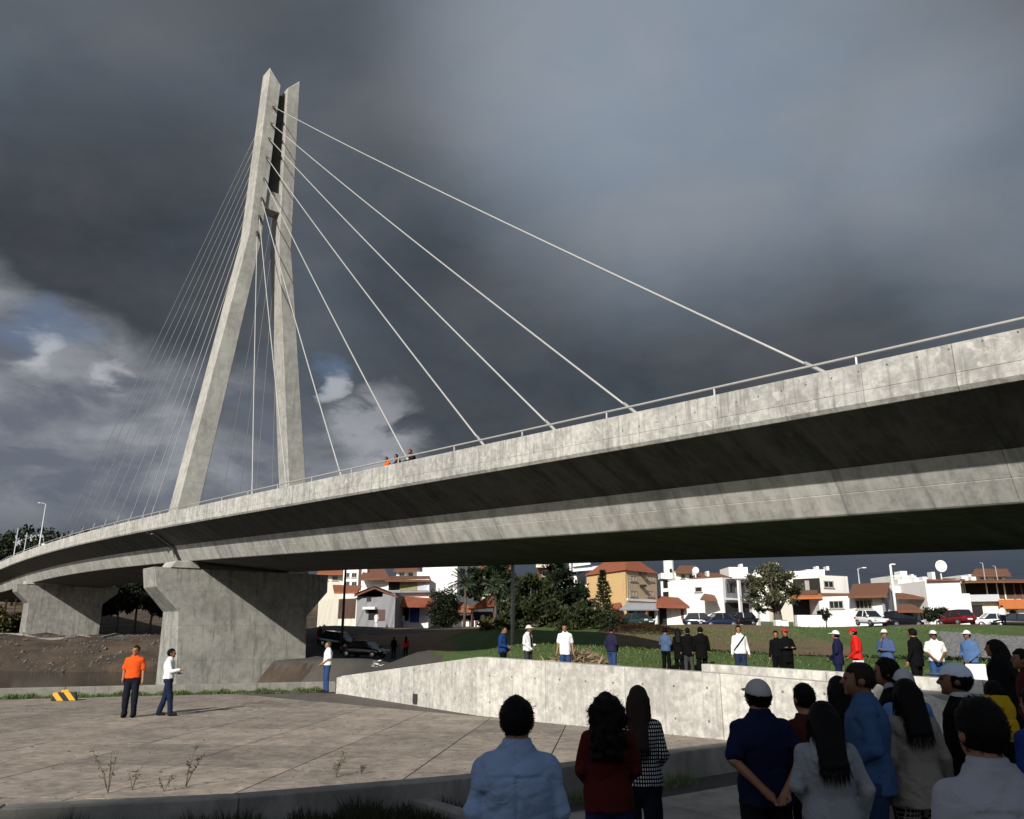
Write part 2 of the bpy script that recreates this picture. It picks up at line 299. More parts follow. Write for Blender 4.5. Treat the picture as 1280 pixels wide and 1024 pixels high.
C_BACK = plain('shaded_cable_sheath', (0.27, 0.27, 0.27), 0.5, 0.0, 0.08)  # backstays: cable colour darkened for stays that lie in shade
C_RAIL = plain('galvanised_rail', (0.52, 0.51, 0.48), 0.42, 0.35, 0.12)
C_STEEL = plain('dark_steel', (0.05, 0.05, 0.05), 0.5, 0.6)
BR = empty('cable_stayed_bridge', bp(40, 7, 0), label='pale concrete cable stayed bridge with forked pylon crossing the picture', cat='bridge')
BR.location = (0, 0, 0)
WD = 14.0
SS = [-60, -45, -35, -28, -22, -18, -14, -10, -6, -2, 2, 6, 10, 15, 20, 25, 30, 35, 40, 45, 50, 56, 62, 68, 75, 82, 90, 98, 106, 114, 122, 132, 145, 160]
def strip(name, pts, mat, closed=False, smooth=False):
    v = []; f = []
    n = len(pts)
    for s in SS: v += [bp(s, o, dz=z) for o, z in pts]
    for i in range(len(SS) - 1):
        for j in range(n if closed else n - 1):
            a = i * n + j; b2 = i * n + (j + 1) % n; f.append((a, b2, b2 + n, a + n))
    f = [q[::-1] for q in f]
    return mesh(name, v, f, mat, BR, smooth)
# hull: road slab, girder core
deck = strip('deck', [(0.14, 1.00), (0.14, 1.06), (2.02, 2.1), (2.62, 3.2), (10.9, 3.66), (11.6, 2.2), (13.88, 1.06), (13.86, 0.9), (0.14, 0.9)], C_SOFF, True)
# parts of the near girder: fascia panels with joints, web panels
def panel(name, s0, s1, prof, mat, gap=0.012):
    a = [bp(s0 + gap, o, dz=z) for o, z in prof]; b2 = [bp(s1 - gap, o, dz=z) for o, z in prof]; n = len(prof)
    v = a + b2; f = [tuple(range(n)), tuple(range(n, 2 * n))[::-1]] + [((i + 1) % n, i, i + n, (i + 1) % n + n) for i in range(n)]
    return mesh(name, v, f, mat, deck)
s = -60.0
PW = 2.05
while s < 158:
    panel('parapet_panel', s, s + PW, [(0.0, 0.0), (0.0, 0.66), (0.012, 0.675), (0.0, 0.69), (0.0, 0.96), (0.07, 1.06), (0.3, 1.06), (0.3, 0.0)], C_FASC, 0.008 if s < 40 else 0.004)
    s += PW
s = -60.0
while s < 158:
    panel('girder_panel', s, s + 4.1, [(1.98, 2.085), (2.01, 2.15), (2.30, 2.68), (2.315, 2.69), (2.31, 2.705), (2.60, 3.2), (2.64, 3.235), (2.8, 3.235), (2.7, 2.6), (2.2, 2.15)], C_WEB, 0.006)
    s += 4.1
s = -60.0
while s < 158:
    panel('far_parapet_panel', s, s + 4.1, [(13.7, 0.0), (13.7, 1.0), (13.93, 1.06), (14.0, 0.97), (14.0, 0.0)], C_FASC, 0.006)
    s += 4.1
# railing
RAILH = 0.25
rail = MB().tube([bp(s, 0.14, dz=-RAILH) for s in SS], 0.036, 8).build('hand_rail', C_RAIL, BR, True)
s = -33.2
while s < 118:
    MB().tube([bp(s, 0.14, dz=0.02), bp(s, 0.14, dz=-RAILH + 0.03)], 0.03, 6).build('rail_post', C_RAIL, rail)
    s += 4.1
# pylon
def leg(sign):
    P = [(1.25, 8.8), (5.03, 35.3), (5.5, 52.6), (6.68, 51.2), (6.2, 35.1), (2.95, 8.8)]
    if sign > 0: P = [(14 - o, z) for o, z in P]
    S0 = 41.5
    mb = MB(); front = [bp(S0, o, z) for o, z in P]; back = [bp(S0 + (1.9 if z < 40 else 1.6), o, z) for o, z in P]
    n = 6; v = front + back; f = [tuple(range(n)), tuple(range(n, 2 * n))[::-1]] + [((i + 1) % n, i, i + n, (i + 1) % n + n) for i in range(n)]
    if sign > 0: f = [q[::-1] for q in f]
    # split the n-gon front so that the bent leg is two clean quads
    f[0:2] = [(0, 1, 4, 5), (1, 2, 3, 4), (11, 10, 7, 6), (10, 9, 8, 7)] if sign < 0 else [(5, 4, 1, 0), (4, 3, 2, 1), (6, 7, 10, 11), (7, 8, 9, 10)]
    o = mesh('pylon_leg', v, f, C_PYL, BR)
    bm = bmesh.new(); bm.from_mesh(o.data); bmesh.ops.recalc_face_normals(bm, faces=bm.faces); bm.to_mesh(o.data); bm.free()
    return bevel(o, 0.05, 1)
legN = leg(-1); legF = leg(1)
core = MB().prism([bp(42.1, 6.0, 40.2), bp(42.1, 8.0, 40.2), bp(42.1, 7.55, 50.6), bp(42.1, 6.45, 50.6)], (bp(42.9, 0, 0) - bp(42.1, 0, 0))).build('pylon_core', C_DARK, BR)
beam = MB().prism([bp(41.7, 5.9, 38.4), bp(41.7, 8.1, 38.4), bp(41.7, 8.0, 40.2), bp(41.7, 6.0, 40.2)], (bp(43.0, 0, 0) - bp(41.7, 0, 0))).build('cross_beam', C_PYL, BR)
# cables
def cable(sa, oa, za, sd, od, r, k=8, sag=0.0, mat=None):
    mat = mat or C_CABLE
    a = bp(sa, oa, za); b2 = bp(sd, od, dz=0.25 if od < 1 else 0.5)
    n = 14; pts = []
    for i in range(n + 1):
        t = i / n; q = a.lerp(b2, t); q.z -= sag * 4 * t * (1 - t); pts.append(q)
    c = MB().tube(pts, r, k).build('stay_cable', mat, BR, True)
    d = (b2 - a).normalized()
    MB().tube([a - d * 0.25, a + d * 0.5], 0.11, 8).build('cable_socket', C_STEEL, c, True)
    MB().tube([b2 - d * 1.3, b2 + d * 0.2], r * 1.5, 8).build('cable_sleeve', mat, c, True)
    return c
def inner(z): return 6.17 + (z - 35.1) * (6.68 - 6.17) / 16.2
fw = [(-12.2, 48.6), (-5.9, 46.8), (-2.2, 45.2), (1.8, 43.2), (7.1, 41.0), (13.2, 39.0), (19.4, 37.2), (24.2, 35.6)]
for sd, za in fw: cable(41.45, inner(za) - 0.45, za, sd, 0.42, 0.038, 8, 0.25)
for i, sd in enumerate((76, 71.2, 66.8, 62.4, 58.2, 54.0, 50.0, 46.4, 44.0)):
    za = 47.6 - i * 1.35; cable(43.2, inner(za) - 0.75, za, sd, 0.42, 0.028, 6, 0.2, C_BACK)
for i, sd in enumerate((66, 60.5, 55.5, 51, 47)):
    za = 44.5 - i * 1.6; cable(43.2, 14 - inner(za) + 0.6, za, sd, 13.4, 0.028, 6, 0.2, C_BACK)
# piers
def pier(s0, prof, tt, tb, z0, zk, mat):
    # prof: outline (o, z) counter-clockwise; thickness tt at the top, tb at the base
    zt = max(z for o, z in prof); sc_ = s0 + tt / 2 + 0.6
    def th(z): return tt + (tb - tt) * (zt - z) / (zt - z0)
    n = len(prof); v = [bp(sc_ - th(z) / 2, o, z) for o, z in prof] + [bp(sc_ + th(z) / 2, o, z) for o, z in prof]
    f = [(0, 1, 6, 7), (1, 2, 5, 6), (2, 3, 4, 5)]; f += [tuple(i + n for i in q)[::-1] for q in f]
    f += [((i + 1) % n, i, i + n, (i + 1) % n + n) for i in range(n)]
    o = mesh('pier', v, f, mat, BR)
    bm = bmesh.new(); bm.from_mesh(o.data); bmesh.ops.recalc_face_normals(bm, faces=bm.faces); bm.to_mesh(o.data); bm.free()
    return bevel(o, 0.04, 1)
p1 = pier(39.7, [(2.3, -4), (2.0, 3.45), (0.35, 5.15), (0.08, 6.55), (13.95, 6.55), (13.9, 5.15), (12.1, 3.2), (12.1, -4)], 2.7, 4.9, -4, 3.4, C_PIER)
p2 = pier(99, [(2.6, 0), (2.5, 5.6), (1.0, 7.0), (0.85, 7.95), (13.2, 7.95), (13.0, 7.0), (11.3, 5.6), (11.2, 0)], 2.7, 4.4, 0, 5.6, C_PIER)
for o0, o1 in ((1.2, 3.4), (10.4, 12.2)):
    bevel(MB().prism([bp(40.2, o0, 6.53), bp(40.2, o1, 6.53), bp(40.2, o1 - 0.3, 7.1), bp(40.2, o0 + 0.3, 7.05)], (bp(42.6, 0, 0) - bp(40.2, 0, 0))).build('bearing_block', C_WEB, p1), 0.05, 1)
MB().prism([bp(99.5, 2.0, 7.95), bp(99.5, 11, 7.95), bp(99.5, 11, 8.4), bp(99.5, 2, 8.4)], (bp(102, 0, 0) - bp(99.5, 0, 0))).build('bearing_block', C_WEB, p2)
# drain pipe under the joint in the cantilever
MB().tube([bp(42.2, 0.12, dz=1.35), bp(42.2, 0.35, dz=1.32), bp(42.2, 1.9, dz=2.25), bp(42.2, 2.4, dz=3.1), bp(42.2, 3.0, dz=3.4), bp(42.2, 3.9, z=5.9)], 0.11, 8).build('drain_pipe', C_STEEL, deck, True)
MB().prism([bp(43.2, 0.16, dz=1.1), bp(43.2, 1.96, dz=2.08), bp(43.2, 1.96, dz=2.18), bp(43.2, 0.16, dz=1.2)], (bp(43.4, 0, 0) - bp(43.2, 0, 0))).build('expansion_joint', C_DARK, deck)

# ------------------------------------------------------------------ plaza
C_SLAB = []
for i, (lo, hi) in enumerate((((0.13, 0.108, 0.088), (0.37, 0.317, 0.258)), ((0.11, 0.093, 0.077), (0.32, 0.275, 0.225)), ((0.15, 0.126, 0.102), (0.40, 0.342, 0.278)))):
    C_SLAB.append(concrete('plaza_concrete', lo, hi, 0.1, 1.5, scale=2.2))
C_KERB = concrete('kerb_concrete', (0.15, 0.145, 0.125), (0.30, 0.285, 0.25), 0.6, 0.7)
C_WALL = concrete('wall_concrete', (0.30, 0.29, 0.262), (0.68, 0.66, 0.60), 0.5, 1.2, scale=2.6, holes=(0.71, -0.70, 0.78, 0.62))
def clip(poly, clipper):     # Sutherland-Hodgman, convex counter-clockwise clipper
    out = poly
    for i in range(len(clipper)):
        a = clipper[i]; b2 = clipper[(i + 1) % len(clipper)]; src = out; out = []
        ins = lambda p: (b2[0] - a[0]) * (p[1] - a[1]) - (b2[1] - a[1]) * (p[0] - a[0]) >= 0
        for j in range(len(src)):
            p, q = src[j - 1], src[j]; ip, iq = ins(p), ins(q)
            if ip != iq:
                d1 = (b2[0] - a[0]) * (p[1] - a[1]) - (b2[1] - a[1]) * (p[0] - a[0]); d2 = (b2[0] - a[0]) * (q[1] - a[1]) - (b2[1] - a[1]) * (q[0] - a[0])
                t = d1 / (d1 - d2); out.append((p[0] + t * (q[0] - p[0]), p[1] + t * (q[1] - p[1])))
            if iq: out.append(q)
        if not out: break
    return out
PLAZA = [(-32, 2.2), (-14, 6.75), (-5.3, 9.2), (-0.4, 11.05), (5.5, 15.4), (4.3, 16.45), (-5.8, 29.4), (-6.3, 29.7), (-11.5, 27.9), (-17, 25.7), (-32, 19.6)]
PLZ = empty('plaza', label=None); tag(PLZ, kind='structure')
e1 = Vector((0.99, -0.12)); e2 = Vector((0.12, 0.99)); rp = random.Random(3)
cl1 = PLAZA
mesh('base', [(x, y, -0.03) for x, y in PLAZA], [tuple(range(len(PLAZA)))], concrete('joint_filler', (0.07, 0.06, 0.05), (0.14, 0.12, 0.1)), PLZ)
for i in range(-17, 6):
    for j in range(-1, 14):
        o0 = Vector((-1.45, 12.9)) + e1 * (i * 1.9) + e2 * (j * 2.45 - 4.9)
        g = 0.011
        q = [o0 + e1 * g + e2 * g, o0 + e1 * (1.9 - g) + e2 * g, o0 + e1 * (1.9 - g) + e2 * (2.45 - g), o0 + e1 * g + e2 * (2.45 - g)]
        # the outline is not convex at the wall corner: clip against two convex halves
        c = clip([(p.x, p.y) for p in q], PLAZA)
        if len(c) < 3: continue
        zz = rp.uniform(-0.003, 0.003)
        MB().prism([(x, y, -0.05) for x, y in c], (0, 0, 0.05 + zz)).build('paving_slab', rp.choice(C_SLAB), PLZ)
# ------------------------------------------------------------------ walls, kerbs, ramp
def wall_run(root, pts, thick, side, mat, name='wall_panel', step=2.2, rows=None):
    # pts: (x, y, z0, ztop); panels butt end to end with a thin joint; 'side' is the direction of thickness
    for (x0, y0, b0, t0), (x1, y1, b1, t1) in zip(pts[:-1], pts[1:]):
        L = math.hypot(x1 - x0, y1 - y0); n = max(1, round(L / step)); d = Vector(((x1 - x0) / L, (y1 - y0) / L, 0)); w = Vector((-d.y, d.x, 0)) * thick * side
        for i in range(n):
            a, b = i / n, (i + 1) / n; g = 0.006 / L
            P = []
            for t in (a + g, b - g):
                P.append((Vector((x0 + (x1 - x0) * t, y0 + (y1 - y0) * t, 0)), b0 + (b1 - b0) * t, t0 + (t1 - t0) * t))
            (p, pb, pt), (q, qb, qt) = P; U = lambda v, z: Vector((v.x, v.y, z))
            o = MB().prism([U(p, pb), U(q, qb), U(q, qt), U(p, pt)], w).build(name, mat, root)
            if step > 1: bevel(o, 0.012, 1)
RW = empty('retaining_wall', (0, 0, 0), label='long sunlit stained concrete ramp wall with a corner behind the plaza', cat='wall')
wall_run(RW, [(-5.87, 28.91, -0.3, 0.54), (-0.87, 21.47, -0.3, 1.38), (4.07, 16.52, -0.3, 1.21), (6.6, 14.2, -0.3, 1.08), (7.25, 13.6, -0.3, 0.75)], 0.36, 1, C_WALL, step=2.35)
MB().box((-5.99, 28.80, -0.2), (-5.60, 29.25, 0.50)).build('end_post', C_WALL, RW)
dr = gz(532, 880) ; 
dd_ = Vector((5.0, -7.44, 0)).normalized(); dn_ = Vector((-dd_.y, dd_.x, 0)) * -1
if dn_.y > 0: dn_ = -dn_
hole = MB(); c0 = Vector((-2.75, 24.27, 0.0)); 
hole.prism([c0 - dd_ * 0.11 + Vector((0, 0, 0.03)), c0 + dd_ * 0.11 + Vector((0, 0, 0.03)), c0 + dd_ * 0.11 + Vector((0, 0, 0.29)), c0 - dd_ * 0.11 + Vector((0, 0, 0.29))], dn_ * 0.05)
hole.build('drain_outlet', C_DARK, RW)  # dark block painted as the shade inside the outlet
RK = empty('ramp_kerb', (0, 0, 0), label='low pale concrete kerb beyond the ramp in front of the standing crowd', cat='kerb')
wall_run(RK, [(4.4, 19.55, 0.2, 1.28), (8.7, 15.6, 0.2, 1.13), (14.5, 10.2, 0.2, 0.95)], 0.3, 1, C_WALL, 'kerb_stone', 2.6)
tag(mesh('ramp', [(1.9, 18.85, 0.0), (4.3, 16.62, 0.98), (6.8, 14.3, 0.85), (13.2, 8.5, 0.3), (14.4, 10.3, 0.5), (8.6, 15.7, 0.9), (4.4, 19.5, 1.05), (3.0, 20.6, 0.3)],
     [(0, 1, 6, 7), (1, 2, 5, 6), (2, 3, 4, 5)], C_KERB), kind='structure')
FK = empty('far_kerb', (0, 0, 0), label='weathered grey concrete kerb along the river edge of the plaza', cat='kerb')
wall_run(FK, [(-32, 19.9, -0.5, 0.3), (-17, 25.9, -0.5, 0.3), (-11.5, 28.05, -0.5, 0.3), (-6.0, 30.0, -0.5, 0.3)], 0.3, 1, C_KERB, 'kerb_stone', 3.0)
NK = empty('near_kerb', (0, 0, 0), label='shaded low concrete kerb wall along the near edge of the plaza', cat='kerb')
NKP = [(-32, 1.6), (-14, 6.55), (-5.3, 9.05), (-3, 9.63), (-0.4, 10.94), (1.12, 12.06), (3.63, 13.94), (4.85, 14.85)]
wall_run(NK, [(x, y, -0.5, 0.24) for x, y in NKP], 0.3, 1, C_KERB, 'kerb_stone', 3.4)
# foreground pavement in front of the kerb: concrete strip of slabs, then worn asphalt (the ground sheet)
PV = empty('pavement'); tag(PV, kind='structure')
def offs(i, d):
    a = Vector(NKP[max(i - 1, 0)]); b = Vector(NKP[min(i + 1, len(NKP) - 1)]); t = (b - a).normalized(); p = Vector(NKP[i]); return p + Vector((t.y, -t.x)) * d
rp = random.Random(11)
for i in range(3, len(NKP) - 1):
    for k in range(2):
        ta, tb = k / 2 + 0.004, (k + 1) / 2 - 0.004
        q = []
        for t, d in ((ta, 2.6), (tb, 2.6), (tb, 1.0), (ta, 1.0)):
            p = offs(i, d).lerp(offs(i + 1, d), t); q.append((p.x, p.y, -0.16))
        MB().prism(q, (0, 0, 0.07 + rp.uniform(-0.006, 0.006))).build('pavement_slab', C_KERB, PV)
BK = empty('bed_edging', (0, 0, 0), label='short slanting concrete edging beside the weedy bed', cat='kerb')
wall_run(BK, [(-1.15, 10.2, -0.3, 0.12), (0.1, 8.9, -0.3, 0.05)], 0.2, 1, C_KERB, 'kerb_stone', 2)
# yellow and black striped kerb block on the plaza edge
m, nt, b = newmat('hazard_stripes'); p = nn(nt, 'ShaderNodeTexCoord').outputs['Object']
sp = nn(nt, 'ShaderNodeSeparateXYZ', {0: p}); u = mth(nt, 'ADD', sp.outputs[0], mth(nt, 'MULTIPLY', sp.outputs[2], 0.8))
fr = mth(nt, 'FRACT', mth(nt, 'MULTIPLY', u, 3.0)); setc(nt, b, mixc(nt, mth(nt, 'GREATER_THAN', fr, 0.5), (0.02, 0.02, 0.02), (0.75, 0.42, 0.03))); b.inputs['Roughness'].default_value = 0.6
q = gz(80, 876)
hb = empty('striped_barrier', (q.x, q.y, 0), R(20), label='small yellow and black striped block beside the river kerb', cat='barrier')
bevel(MB().prism([(-0.36, -0.12, 0), (0.36, -0.12, 0), (0.30, -0.12, 0.24), (-0.30, -0.12, 0.24)], (0, 0.24, 0)).build('block', m, hb), 0.02, 2)
MB().box((-0.1, -0.06, 0.245), (0.1, 0.06, 0.31)).build('lifting_lug', plain('yellow_paint', (0.75, 0.42, 0.03)), hb)
# ------------------------------------------------------------------ unseen block, added behind the camera to throw shade over the foreground
BB = empty('shade_block', (0, 0, 0), label='unseen plain block added behind the camera to shade the foreground', cat='building')
BH = 30.0; sh = Vector((HS.x, HS.y)) * (BH / math.tan(EL))
e0 = Vector((-5.3, 9.45)) + sh; ed = Vector((0.867, 0.498)).normalized(); en = Vector((ed.y, -ed.x))
A0 = e0 - ed * 50; A1 = e0 + ed * 26
C_BLK = plain('grey_render', (0.42, 0.40, 0.37), 0.9); C_PANE = plain('window_glass', (0.02, 0.025, 0.03), 0.08)
V3 = lambda p, z: Vector((p.x, p.y, z))
MB().prism([V3(A0, -0.2), V3(A1, -0.2), V3(A1 + en * 14, -0.2), V3(A0 + en * 14, -0.2)], (0, 0, BH + 0.2)).build('wall', C_BLK, BB)
for fl in range(7):
    for k in range(22):
        p = A0 + ed * (2 + k * 3.15); z = 1.2 + fl * 3.9
        MB().prism([V3(p - en * 0.05, z), V3(p + ed * 1.5 - en * 0.05, z), V3(p + ed * 1.5 - en * 0.05, z + 1.6), V3(p - en * 0.05, z + 1.6)], V3(en, 0) * 0.04).build('window', C_PANE, BB)
# ------------------------------------------------------------------ implicit-surface modelling for people
def quads(name, P, D, W_, L_, mat, parent, tone, bend=None):
    # P base points, D long axis, W_ widths, L_ lengths
    n = len(P); r = np.random.RandomState(1); S = np.cross(D, r.randn(n, 3)); S /= np.linalg.norm(S, axis=1)[:, None] + 1e-9
    a = P - S * W_[:, None] * .5; b = P + S * W_[:, None] * .5; t = P + D * L_[:, None]; mid = P + D * L_[:, None] * .5
    v = np.stack([P, mid + S * W_[:, None] * .5, t, mid - S * W_[:, None] * .5], 1).reshape(-1, 3)
    me = bpy.data.meshes.new(name); me.vertices.add(4 * n); me.vertices.foreach_set('co', v.astype(np.float32).ravel()); me.loops.add(4 * n); me.loops.foreach_set('vertex_index', np.arange(4 * n, dtype=np.int32))
    me.polygons.add(n); me.polygons.foreach_set('loop_start', np.arange(0, 4 * n, 4, dtype=np.int32)); me.update(calc_edges=True); me.validate()
    at_ = me.attributes.new('tone', 'FLOAT', 'POINT'); at_.data.foreach_set('value', np.repeat(tone, 4).astype(np.float32)); me.materials.append(mat)
    return link(bpy.data.objects.new(name, me), parent)
class Fld:
    def __init__(s, lo, hi, h):
        s.lo = np.array(lo, float) - 3 * h; s.h = h
        s.n = np.ceil((np.array(hi, float) + 3 * h - s.lo) / h).astype(int) + 1
        s.A = np.full(s.n, 1.0, np.float32)
    def sub(s, lo, hi):
        a = np.clip(np.floor((np.array(lo) - s.lo) / s.h).astype(int), 0, s.n); b = np.clip(np.ceil((np.array(hi) - s.lo) / s.h).astype(int) + 1, 0, s.n)
        sl = tuple(slice(i, j) for i, j in zip(a, b))
        ax = [(s.lo[i] + s.h * np.arange(a[i], b[i])).astype(np.float32) for i in range(3)]
        return sl, ax[0][:, None, None], ax[1][None, :, None], ax[2][None, None, :]
    def put(s, sl, d, k):
        a = s.A[sl]
        if a.size == 0: return
        if k <= 0: s.A[sl] = np.minimum(a, d); return
        hh = np.maximum(k - np.abs(a - d), 0) / k
        s.A[sl] = np.minimum(a, d) - hh * hh * k * 0.25
    def cone(s, a, b, ra, rb, k=0.02, flat=None):
        a = np.array(a, float); b = np.array(b, float); r = max(ra, rb) + k + s.h * 2
        sl, X, Y, Z = s.sub(np.minimum(a, b) - r, np.maximum(a, b) + r)
        d = b - a; L2 = max(float(d @ d), 1e-9)
        t = np.clip(((X - a[0]) * d[0] + (Y - a[1]) * d[1] + (Z - a[2]) * d[2]) / L2, 0, 1)
        q = np.sqrt((X - a[0] - t * d[0]) ** 2 + (Y - a[1] - t * d[1]) ** 2 + (Z - a[2] - t * d[2]) ** 2) - (ra + (rb - ra) * t)
        s.put(sl, q, k)
    def ell(s, c, r, k=0.02, cut=None):
        c = np.array(c, float); r = np.array(r, float)
        sl, X, Y, Z = s.sub(c - r - k - 2 * s.h, c + r + k + 2 * s.h)
        x, y, z = X - c[0], Y - c[1], Z - c[2]
        k0 = np.sqrt((x / r[0]) ** 2 + (y / r[1]) ** 2 + (z / r[2]) ** 2); k1 = np.sqrt((x / r[0] ** 2) ** 2 + (y / r[1] ** 2) ** 2 + (z / r[2] ** 2) ** 2) + 1e-6
        d = k0 * (k0 - 1) / k1
        if cut is not None: d = np.maximum(d, cut(X, Y, Z))
        s.put(sl, d, k)
    def loft(s, prof, k=0.02, e=2.3):
        P = np.array(prof, float); z0, z1 = P[0, 0], P[-1, 0]; m = P[:, 1:3].max() + 0.06
        cx = P[:, 3]; cy = P[:, 4]
        sl, X, Y, Z = s.sub((cx.min() - m, cy.min() - m, z0 - 0.05), (cx.max() + m, cy.max() + m, z1 + 0.05))
        zz = Z.ravel(); I = lambda c: np.interp(zz, P[:, 0], P[:, c])[None, None, :].astype(np.float32)
        rx, ry = I(1), I(2); x = np.abs(X - I(3)) / rx; y = np.abs(Y - I(4)) / ry
        d = ((x ** e + y ** e) ** (1 / e) - 1) * np.minimum(rx, ry)
        d = np.maximum(d, np.maximum(Z - z1, z0 - Z))
        s.put(sl, d, k)
    def wrinkle(s, amp, seed, freq=1.0):
        r = np.random.RandomState(seed); X = (s.lo[0] + s.h * np.arange(s.n[0]))[:, None, None]; Y = (s.lo[1] + s.h * np.arange(s.n[1]))[None, :, None]; Z = (s.lo[2] + s.h * np.arange(s.n[2]))[None, None, :]
        w = 0
        for i in range(6):
            v = r.randn(3) * np.array([1, 1, .8]); v *= (9 + 9 * i) * freq / np.linalg.norm(v); u = r.randn(3) * 5; u2 = r.randn(3) * 9
            ph = X * v[0] + Y * v[1] + Z * v[2] + 2.0 * np.sin(X * u[0] + Y * u[1] + Z * u[2] + i)
            m = .5 + .5 * np.sin(X * u2[0] + Y * u2[1] + Z * u2[2] + 2.1 * i)
            w = w + ((1 - np.abs(np.sin(ph * .5))) ** 2 * 2 - .7) * m * 1.3 / (1 + 0.35 * i)
        s.A += (amp * w).astype(np.float32)
    def mesh(s):
        A = s.A; S = A < 0
        cs = [S[i:S.shape[0] - 1 + i, j:S.shape[1] - 1 + j, k:S.shape[2] - 1 + k] for i in (0, 1) for j in (0, 1) for k in (0, 1)]
        tot = sum(c.astype(np.int8) for c in cs); mask = (tot > 0) & (tot < 8)
        I = np.argwhere(mask)
        if len(I) == 0: return [], []
        off = np.array([(i, j, k) for i in (0, 1) for j in (0, 1) for k in (0, 1)])
        val = np.stack([A[I[:, 0] + o[0], I[:, 1] + o[1], I[:, 2] + o[2]] for o in off], 1)
        acc = np.zeros((len(I), 3)); cnt = np.zeros(len(I))
        for a in range(8):
            for b in range(a + 1, 8):
                if abs(off[a] - off[b]).sum() != 1: continue
                m = (val[:, a] < 0) != (val[:, b] < 0); t = val[m, a] / (val[m, a] - val[m, b])
                acc[m] += off[a] + (off[b] - off[a]) * t[:, None]; cnt[m] += 1
        V = (I + acc / cnt[:, None]) * s.h + s.lo
        idx = np.full(mask.shape, -1); idx[mask] = np.arange(len(I)); Fs = []
        for ax in range(3):
            u, v = (ax + 1) % 3, (ax + 2) % 3
            sh = list(S.shape); s0 = [slice(1, -1)] * 3; s1 = [slice(1, -1)] * 3; s0[ax] = slice(0, -1); s1[ax] = slice(1, None)
            a, b = S[tuple(s0)], S[tuple(s1)]
            E = np.argwhere(a != b); fl = a[a != b]
            E[:, u] += 1; E[:, v] += 1
            def cell(du, dv):
                q = E.copy(); q[:, u] -= du; q[:, v] -= dv; return idx[q[:, 0], q[:, 1], q[:, 2]]
            Q = np.stack([cell(1, 1), cell(0, 1), cell(0, 0), cell(1, 0)], 1)
            Q[~fl] = Q[~fl][:, ::-1]; Fs.append(Q[(Q >= 0).all(1)])
        return V, np.concatenate(Fs)
def fobj(fl, name, mat, parent):
    V, Fc = fl.mesh(); me = bpy.data.meshes.new(name)
    me.from_pydata(np.asarray(V).tolist(), [], np.asarray(Fc).tolist()); me.polygons.foreach_set('use_smooth', [True] * len(me.polygons)); me.update(); me.materials.append(mat)
    return link(bpy.data.objects.new(name, me), parent)
CLOTH = {}
def cloth(c, pat=None):
    key = (tuple(c), pat)
    if key in CLOTH: return CLOTH[key]
    m, nt, b = newmat('cloth'); p = nn(nt, 'ShaderNodeTexCoord').outputs['Object']
    n1 = noise(nt, p, 5, 4, 0.6, 0.6); n2 = noise(nt, vm(nt, 'MULTIPLY', p, (1, 1, 1.7)), 8, 4, 0.55, 1.0); n3 = noise(nt, p, 260, 2, 0.5)
    col = mixc(nt, n1, tuple(x * 0.78 for x in c), tuple(min(1, x * 1.15) for x in c))
    col = mixc(nt, 0.25, col, mixc(nt, n3, tuple(x * 0.6 for x in c), tuple(min(1, x * 1.3) for x in c)))
    if pat:
        k, f = pat; sp = nn(nt, 'ShaderNodeSeparateXYZ', {0: p}); ang = mth(nt, 'ADD', sp.outputs[0], mth(nt, 'MULTIPLY', sp.outputs[1], 0.6))
        a = mth(nt, 'FRACT', mth(nt, 'MULTIPLY', ang, f)); z = mth(nt, 'FRACT', mth(nt, 'MULTIPLY', sp.outputs[2], f * 0.75))
        if k == 'check': mk = mth(nt, 'MULTIPLY', mth(nt, 'GREATER_THAN', a, 0.55), mth(nt, 'GREATER_THAN', z, 0.42))
        elif k == 'weave': mk = mth(nt, 'MAXIMUM', mth(nt, 'GREATER_THAN', a, 0.72), mth(nt, 'GREATER_THAN', z, 0.72))
        else: mk = mth(nt, 'GREATER_THAN', z, 0.55)
        mk = mth(nt, 'MULTIPLY', mk, mrange(nt, n3, 0.3, 0.5, 0.45, 1.0)); hi = (0.62, 0.62, 0.6) if k == 'check' else ((0.34, 0.33, 0.31) if k == 'weave' else (0.4, 0.12, 0.12))
        col = mixc(nt, mk, col, hi)
    setc(nt, b, col); b.inputs['Roughness'].default_value = 0.9; b.inputs['Specular IOR Level'].default_value = 0.08
    bump(nt, b, mth(nt, 'ADD', mth(nt, 'MULTIPLY', n2, 1.0), mth(nt, 'MULTIPLY', n3, 0.06)), 0.6, 0.025)
    CLOTH[key] = m; return m
def skinmat(c):
    key = ('skin', tuple(c))
    if key not in CLOTH:
        m, nt, b = newmat('skin'); p = nn(nt, 'ShaderNodeTexCoord').outputs['Object']; n = noise(nt, p, 30, 4, 0.6)
        setc(nt, b, mixc(nt, n, tuple(x * 0.82 for x in c), tuple(x * 1.12 for x in c))); b.inputs['Roughness'].default_value = 0.55
        b.inputs['Subsurface Weight'].default_value = 0.05; b.inputs['Subsurface Radius'].default_value = (0.02, 0.008, 0.004); CLOTH[key] = m
    return CLOTH[key]
def hairmat(c):
    key = ('hair', tuple(c))
    if key not in CLOTH:
        m, nt, b = newmat('hair'); p = nn(nt, 'ShaderNodeTexCoord').outputs['Object']
        n = noise(nt, vm(nt, 'MULTIPLY', p, (60, 60, 7)), 2.0, 4, 0.7, 0.8)
        setc(nt, b, mixc(nt, n, tuple(x * 0.5 for x in c), tuple(x * 1.5 for x in c))); b.inputs['Roughness'].default_value = 0.6; b.inputs['Specular IOR Level'].default_value = 0.12; bump(nt, b, n, 0.8, 0.01); CLOTH[key] = m
    return CLOTH[key]
